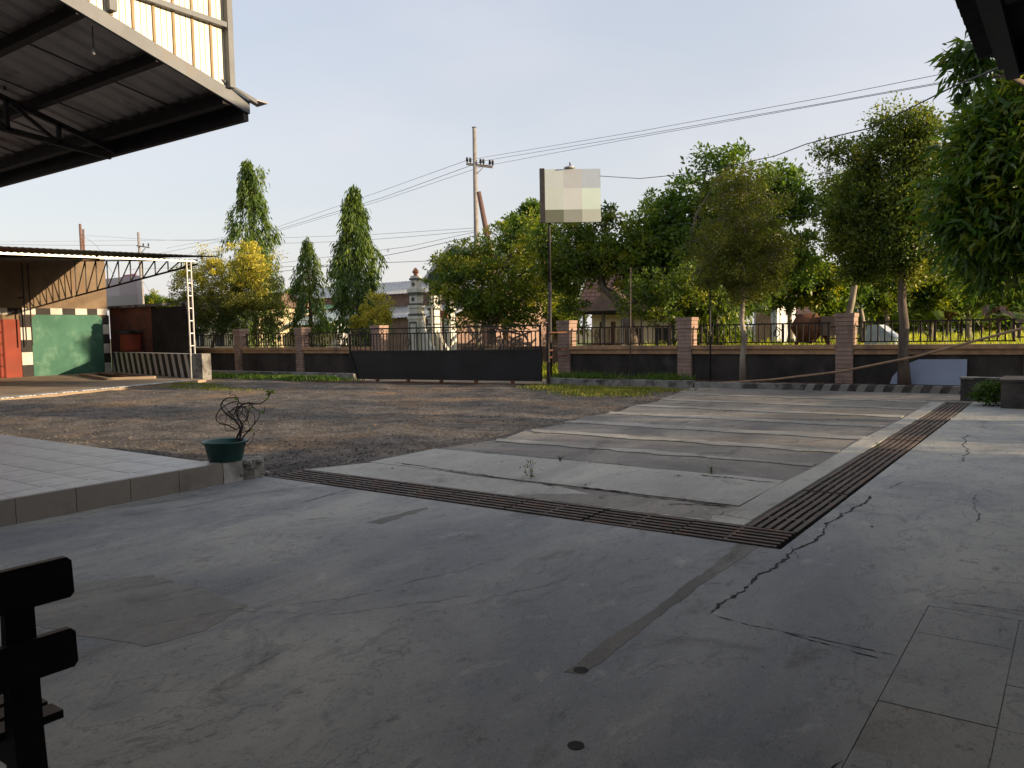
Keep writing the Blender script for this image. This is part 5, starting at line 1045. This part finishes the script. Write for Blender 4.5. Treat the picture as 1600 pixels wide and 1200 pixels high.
# weeping (drooping) trees
def weeping(px, ytop, ybot, hw, Y, label, seed, n=9500, L_=None, ls=.26, double=False, flat_=1.0):
    rg = np.random.default_rng(seed); b = at(px, ybot, Y); t = at(px, ytop, Y); k = depth(b) / f_px; R0 = hw * k * 1.05; H0 = t.z - b.z
    o = thing('weeping_tree', (b.x, Y, 0), label, 'tree', 'columnar weeping trees beyond the fence')
    nb = int(n / 26); u = rg.random(nb) ** .85; ang = rg.random(nb) * 2 * pi
    prof = np.clip(1.65 * (1 - u) ** .68, .08, 1) * (0.66 + .48 * rg.random(nb)) * np.where(u < .12, .8, 1)
    sideb = 1 + .22 * np.sin(ang * 2 + u * 17 + seed) + .20 * np.sin(ang * 3 - u * 31)
    rr_ = R0 * prof * sideb; lean = .05 * H0 * np.sin(u * 3 + seed)
    Bx = b.x + np.cos(ang) * rr_ + lean * .2; By = Y + np.sin(ang) * rr_; Bz = b.z + H0 * u
    idx = np.repeat(np.arange(nb), 26); m_ = len(idx); s = rg.random(m_)
    inw = 1 - .55 * (1 - s) * rg.random(m_)
    cx_, cy_ = b.x, Y
    Px = cx_ + (Bx[idx] - cx_) * inw + rg.normal(size=m_) * .07; Py = cy_ + (By[idx] - cy_) * inw + rg.normal(size=m_) * .07
    Pz = Bz[idx] - s * .55 * (0.4 + prof[idx]) + (1 - inw) * .35 + rg.normal(size=m_) * .05
    D = np.stack([np.cos(ang)[idx] * .35, np.sin(ang)[idx] * .35, np.full(m_, -1.0)], 1) + rg.normal(size=(m_, 3)) * .28
    S = ls * (.6 + .7 * rg.random(m_)); T = (.36 + .2 * rg.normal(size=nb))[idx] + rg.normal(size=m_) * .12
    Pz = np.maximum(Pz, .3)
    leaves_obj('crown', np.stack([Px, Py, Pz], 1), D, S, S * .24, T, L_ or L_ash, o)
    mb = MB(); mb.tube([(b.x, Y, 0), (b.x + .03, Y, b.z + H0 * .5), (b.x + (.02 if not double else -.15), Y, t.z + .15)], [.13, .08, .012], 8); mb.build('trunk', M['bark'], o, smooth=True)
    if double:   # second leader
        q = at(px + 7, ytop + 10, Y); mb = MB(); mb.tube([(b.x, Y, b.z + H0 * .7), (q.x, Y, q.z + .1)], [.04, .01], 6); mb.build('second_leader', M['bark'], o)
        P2 = np.stack([q.x + rg.normal(size=160) * .16, Y + rg.normal(size=160) * .16, q.z - rg.random(160) * 1.2], 1)
        leaves_obj('leader_foliage', P2, np.array([0, 0, -1]) + rg.normal(size=(160, 3)) * .4, np.full(160, ls), np.full(160, ls * .24), .4 + rg.random(160) * .3, L_ or L_ash, o)
    br = MB()
    for i in rg.choice(nb, 50, replace=False): br.tube([(b.x, Y, Bz[i] + .05), ((b.x + Bx[i]) / 2, (Y + By[i]) / 2, Bz[i] + .12), (Bx[i], By[i], Bz[i] - .05)], [.018, .012, .006], 4, False)
    br.build('branches', M['bark'], o)
weeping(399, 250, 545, 36, 27, 'tallest weeping columnar tree with twin tips above the golden tree', 51, 15000, double=True)
weeping(487, 374, 545, 29, 26, 'small thin weeping tree between the two tall ones', 52, 6500, L_ash, .22)
weeping(561, 292, 545, 34, 26, 'second tallest weeping columnar tree, right of the small one', 53, 13500)
weeping(1118, 438, 545, 42, 24, 'young bright green weeping tree behind the thin dark pole', 54, 4200, L_yel, .24)
# mango tree at right
Y = 14
mg = pxblobs([(1560,210,50,52),(1600,170,70,60),(1540,290,52,54),(1600,300,80,80),(1530,350,40,44),(1505,300,34,46),(1498,365,30,36),(1515,230,28,30),(1590,390,70,50),(1650,250,90,110),(1700,350,110,90),(1690,150,80,70)], Y)
tree('mango_tree', 'dark large leafed mango tree filling the right edge', 'tree', (1.9, 15.2, 0), (1.7, 15.0, 2.6), .24, mg, L_mango, 55, 700, 36, .42, .185, .26, 'bark', 50, tb=.42, ts=.28, up=-.35, droop=.12)
# overhanging bough and fruits near the roof
mbg = thing('mango_bough', (.3, 8.5, 0), 'drooping mango bough with hanging fruits against the sky below the roof corner', 'branch')
bl = pxblobs([(1512,92,20,24),(1496,105,14,16),(1532,78,16,22),(1520,120,20,12),(1486,82,12,5)], 8.5); crown('foliage', bl, 34, 12, .12, .15, L_mango, 56, mbg, .24, -.5, None, .35, .2, .1)
bz = MB(); P = [at(1720, 200, 12), at(1640, 150, 10), at(1575, 118, 9), at(1530, 100, 8.6), at(1495, 95, 8.5)]
bz.tube(P, [.05, .035, .022, .014, .006], 6); bz.tube([at(1575, 118, 9), at(1540, 122, 8.7), at(1500, 120, 8.5)], [.018, .012, .005], 5); bz.tube([at(1560, 112, 8.9), at(1535, 85, 8.6), at(1510, 72, 8.5)], [.018, .012, .005], 5); bz.build('branch', M['bark'], mbg, smooth=True)
for px, py in ((1497, 146), (1510, 134)):
    c = at(px, py, 8.5); MB().lathe((c.x, c.y, c.z - .05), [(.004, -.055), (.03, -.04), (.042, 0), (.033, .04), (.006, .058)], 12).build('fruit', L_dark, mbg, smooth=True)
    MB().tube([(c.x, c.y, c.z), at(px + 4, py - 26, 8.5)], .004, 4).build('fruit_stalk', M['twig'], mbg)
# unseen shrubs added east of the yard so their gaps dapple the low sun
for i, (x, y, h, r, lab) in enumerate([(6.5, 14.6, .9, .8, 'smallest'), (7.5, 18.6, 1.2, 1.0, 'broad low'), (9.5, 13.2, 2.4, 1.2, 'taller'), (10.5, 16.4, 2.6, 1.2, 'tall round'), (11.5, 20.0, 3.0, 1.6, 'large'), (13, 23.5, 3.2, 1.6, 'largest')]):
    tree('dapple_shrub', lab + ' unseen shrub added east of the yard to dapple the sun', 'shrub', (x, y, 0), (x, y, h * .6), .05, [((x, y, h), (r, r * .9, h * .55))], L_mid, 90 + i, 60, 22, .34, .16, .5, 'bark', 8, 'added sun-dappling shrubs east of the yard')
rg = np.random.default_rng(78); n = 42000; xq = rg.uniform(-9.5, 16, n); yq = 22 + 9 * rg.random(n); keep = (np.sin(xq * 1.3) * np.sin(yq * 1.7 + 1) + rg.normal(size=n) * .5 > -.3) & ((xq > -5.0) | (rg.random(n) < .25)); xq = xq[keep]; yq = yq[keep]; n = len(xq)
hq = np.where(xq > -4.4, 1.35, .55) * (.45 + .65 * rg.random(n))
leaves_obj('tall_grass', np.c_[xq, yq, np.full(n, -.09)], np.c_[rg.normal(size=(n, 2)) * .3, np.ones(n)], hq, .045 + .03 * rg.random(n), .5 + .25 * rg.normal(size=n), L_field, None, .12, label='tall bright yellow green grass right behind the fence', cat='grass', kind='stuff')
n = 30000; leaves_obj('far_grass', np.c_[rg.uniform(-17, 12, n), rg.uniform(33, 62, n), np.full(n, -.09)], np.c_[rg.normal(size=(n, 2)) * .3, np.ones(n)], 1.2 * (.4 + .7 * rg.random(n)), .09 + .05 * rg.random(n), .5 + .25 * rg.normal(size=n), L_field, None, .12, label='sunlit tall grass on the far half of the meadow', cat='grass', kind='stuff')
# banana plants
def banana(px, Y, h, label, seed):
    rr = random.Random(seed); b = at(px, 535, Y); b.z = 0; o = thing('banana_plant', b, label, 'plant', 'banana plants on the meadow')
    MB().tube([b, b + Vector((.05, 0, h * .6))], [.09, .05], 8).build('stem', M['twig'], o)
    for k in range(8):
        a = rr.uniform(0, 6.28); L = h * rr.uniform(.45, .65); pts = []; n = 7; vs = []
        for i in range(n + 1):
            t = i / n; x = L * t * .8; z = h * .6 + L * (1.1 * t - 1.1 * t * t * rr.uniform(.9, 1.1)); wd = .2 * sin(pi * min(.97, t * .9 + .08)) ** .7
            c = b + Vector((cos(a) * x, sin(a) * x, z)); s = Vector((-sin(a), cos(a), 0)) * wd; vs += [c - s + Vector((0,0,-.05)), c, c + s + Vector((0,0,-.05))]
        fs = [q for i in range(n) for q in ((3*i, 3*i+1, 3*i+4, 3*i+3), (3*i+1, 3*i+2, 3*i+5, 3*i+4))]
        MB().add(vs, fs).build('leaf', L_field if k % 3 else L_dry, o)
for px, Y, h, lab, s in ((1452, 33, 2.6, 'banana plant just right of the forked trunk', 1), (1500, 36, 2.9, 'banana plant left of the diamond in the right railing', 2), (1558, 33, 2.7, 'banana plant near the right picture edge', 3), (1590, 31, 2.4, 'rightmost banana plant behind the railing', 4), (1478, 40, 2.6, 'far banana plant between the nearer ones', 5)): banana(px, Y, h, lab, s)

# ------------------------------------------------------------------ grass, gravel, litter
def grass(name, regions, n, hgt, L_, seed, label, cat='grass', z0=0, wd=.012, tb=.45):
    rg = np.random.default_rng(seed); Ps = []
    for (poly_c, rad, wt) in regions:
        k = int(n * wt); c = np.array(poly_c); q = rg.normal(size=(k, 2)) * .5; q = q[np.linalg.norm(q, axis=1) < 1.35]; Ps.append(c + q * np.array(rad))
    P = np.concatenate(Ps); cl = np.sin(P[:, 0] * 3.1 + 1) * np.sin(P[:, 1] * 4.3) + rg.normal(size=len(P)) * .5; P = P[cl > -.25]
    m_ = len(P); P = np.c_[P, np.full(m_, z0)]; D = np.c_[rg.normal(size=(m_, 2)) * .45, np.ones(m_)]
    S = hgt * (.4 + rg.random(m_)); leaves_obj(name, P, D, S, np.full(m_, wd), tb + .25 * rg.normal(size=m_), L_, None, .05, label=label, kind='stuff', cat=cat)
grass('grass', [((-24.5, 18.3), (4.0, .55), .5), ((-21.5, 18.2), (2.0, .5), .25), ((-28, 18.1), (2.0, .6), .25)], 15000, .17, L_gr2, 1, 'green weedy grass strip along the kerb left of the gate', z0=-.04, wd=.022)
grass('grass', [((-10.3, 17.9), (1.8, .75), .45), ((-9.3, 16.9), (1.2, .9), .25), ((-9.2, 18.3), (1.6, .5), .2), ((-11.9, 18.6), (.6, .35), .1)], 17000, .085, L_grass, 2, 'dry yellow green grass patch in front of the chipped kerb', z0=-.035, wd=.018, tb=.5)
grass('grass', [((-21.5, 14.2), (2.2, .45), .6), ((-23.5, 15.2), (1.6, .4), .4)], 4000, .06, L_grass, 3, 'thin grass streak in the gravel near the workshop floor', z0=-.035, wd=.018)
grass('grass', [((-11.5, 19.8), (1.2, .35), .35), ((-9.3, 19.9), (1.0, .4), .4), ((-11.8, 19.5), (.8, .3), .25)], 2600, .22, L_gr2, 4, 'weeds growing in the planting bed right of the gate', z0=.1, wd=.02)
rg = np.random.default_rng(77); n = 110000; Pm = np.c_[rg.uniform(-24, 18, n), 21.2 + 42 * rg.random(n) ** 1.2, np.full(n, -.09)]
leaves_obj('meadow_grass', Pm, np.c_[rg.normal(size=(n, 2)) * .4, np.ones(n)], .42 * (.4 + rg.random(n)), .035 + .03 * rg.random(n), .5 + .25 * rg.normal(size=n), L_field, None, .05, label='bright sunlit meadow grass beyond the fence', cat='grass', kind='stuff')
def weed(x, y, z, h, n, label, seed, L_=L_gr2):
    rg = np.random.default_rng(seed); o = thing('weed', (x, y, z), label, 'plant'); k = MB()
    for i in range(n):
        d = rg.normal(size=2) * .35 * h; k.tube([(x, y, z), (x + d[0] * .4, y + d[1] * .4, z + h * .6), (x + d[0], y + d[1], z + h * (.7 + .3 * rg.random()))], [.0025, .002, .001], 4)
    k.build('stems', M['twig'], o); m_ = n * 9; P = np.c_[x + rg.normal(size=m_) * .2 * h, y + rg.normal(size=m_) * .2 * h, z + rg.random(m_) * h * .8]
    leaves_obj('leaves', P, rg.normal(size=(m_, 3)) + np.array([0, 0, .6]), np.full(m_, .16 * h), np.full(m_, .07 * h), rg.random(m_), L_, o)
q = gz(830, 750); weed(q.x, q.y, .01, .24, 4, 'thin dry weed growing from the joint of the pale strips', 1, L_grass)
q = gz(1112, 742); weed(q.x, q.y, .01, .09, 9, 'small green weed tuft at the edge of the wide pale strip', 2)
q = gz(875, 722); weed(q.x, q.y, .01, .07, 8, 'tiny weed tuft left of the green one on the strips', 3)
q = gz(1045, 585, .15); weed(q.x, q.y, .1, .35, 9, 'leafy weed in the bed by the second pillar', 4)
q = gz(1330, 758); weed(q.x - .25, 10.6, .01, .08, 6, 'little weed tuft beside the right grate', 5)
# gravel on the yard
rg = np.random.default_rng(9); mbs = MB(); n = 9000
xs2 = -7.2 - 16 * rg.random(n) ** 1.5; ys2 = 5.3 + 12 * rg.random(n) ** 1.3
for x, y in zip(xs2, ys2):
    if x > -7.0 - .0 * y: continue
    s = .008 + .02 * rg.random() ** 3; z = -.045 + float(bumps(x, y)); a = rg.random(6) * .8 + .6
    mbs.add([(x - s*a[0], y, z), (x, y - s*a[1], z), (x + s*a[2], y, z), (x, y + s*a[3], z), (x + s*.2, y, z + s*a[4]*.9)], [(0,1,4),(1,2,4),(2,3,4),(3,0,4)])
mbs.build('gravel', M['stone'], kind='stuff', label='loose gravel scattered over the yard', cat='gravel')
n = 700; Pm = np.c_[-7.3 - 15 * rg.random(n) ** 1.2, 5.6 + 13 * rg.random(n), np.full(n, -.02)]; Pm[:, 2] = -.035 + bumps(Pm[:, 0], Pm[:, 1])
Pb = np.c_[rg.uniform(-12.2, 0, 1800), rg.uniform(19.4, 20.4, 1800), np.full(1800, .11)]
Pc = np.c_[rg.uniform(-6.8, -1.0, 50), rg.uniform(6.2, 18.5, 50), np.full(50, .014)]
Pa = np.c_[rg.uniform(-7, .5, 22), rg.uniform(2, 5.4, 22), np.full(22, .006)]
Pk = np.c_[rg.uniform(-12, -8, 500), rg.uniform(17.6, 19.0, 500), np.full(500, -.0)]
P = np.concatenate([Pm, Pb, Pc, Pa, Pk]); m_ = len(P); D = rg.normal(size=(m_, 3)); D[:, 2] *= .15
S = .03 + .045 * rg.random(m_); S[-22-500:-500] *= .35
leaves_obj('leaf_litter', P, D, S, S * .45, rg.random(m_), L_dry, None, 0, N=np.c_[rg.normal(size=(m_, 2)) * .3, np.ones(m_)], label='dry fallen leaves scattered on yard, bed and paving', cat='leaves', kind='stuff')
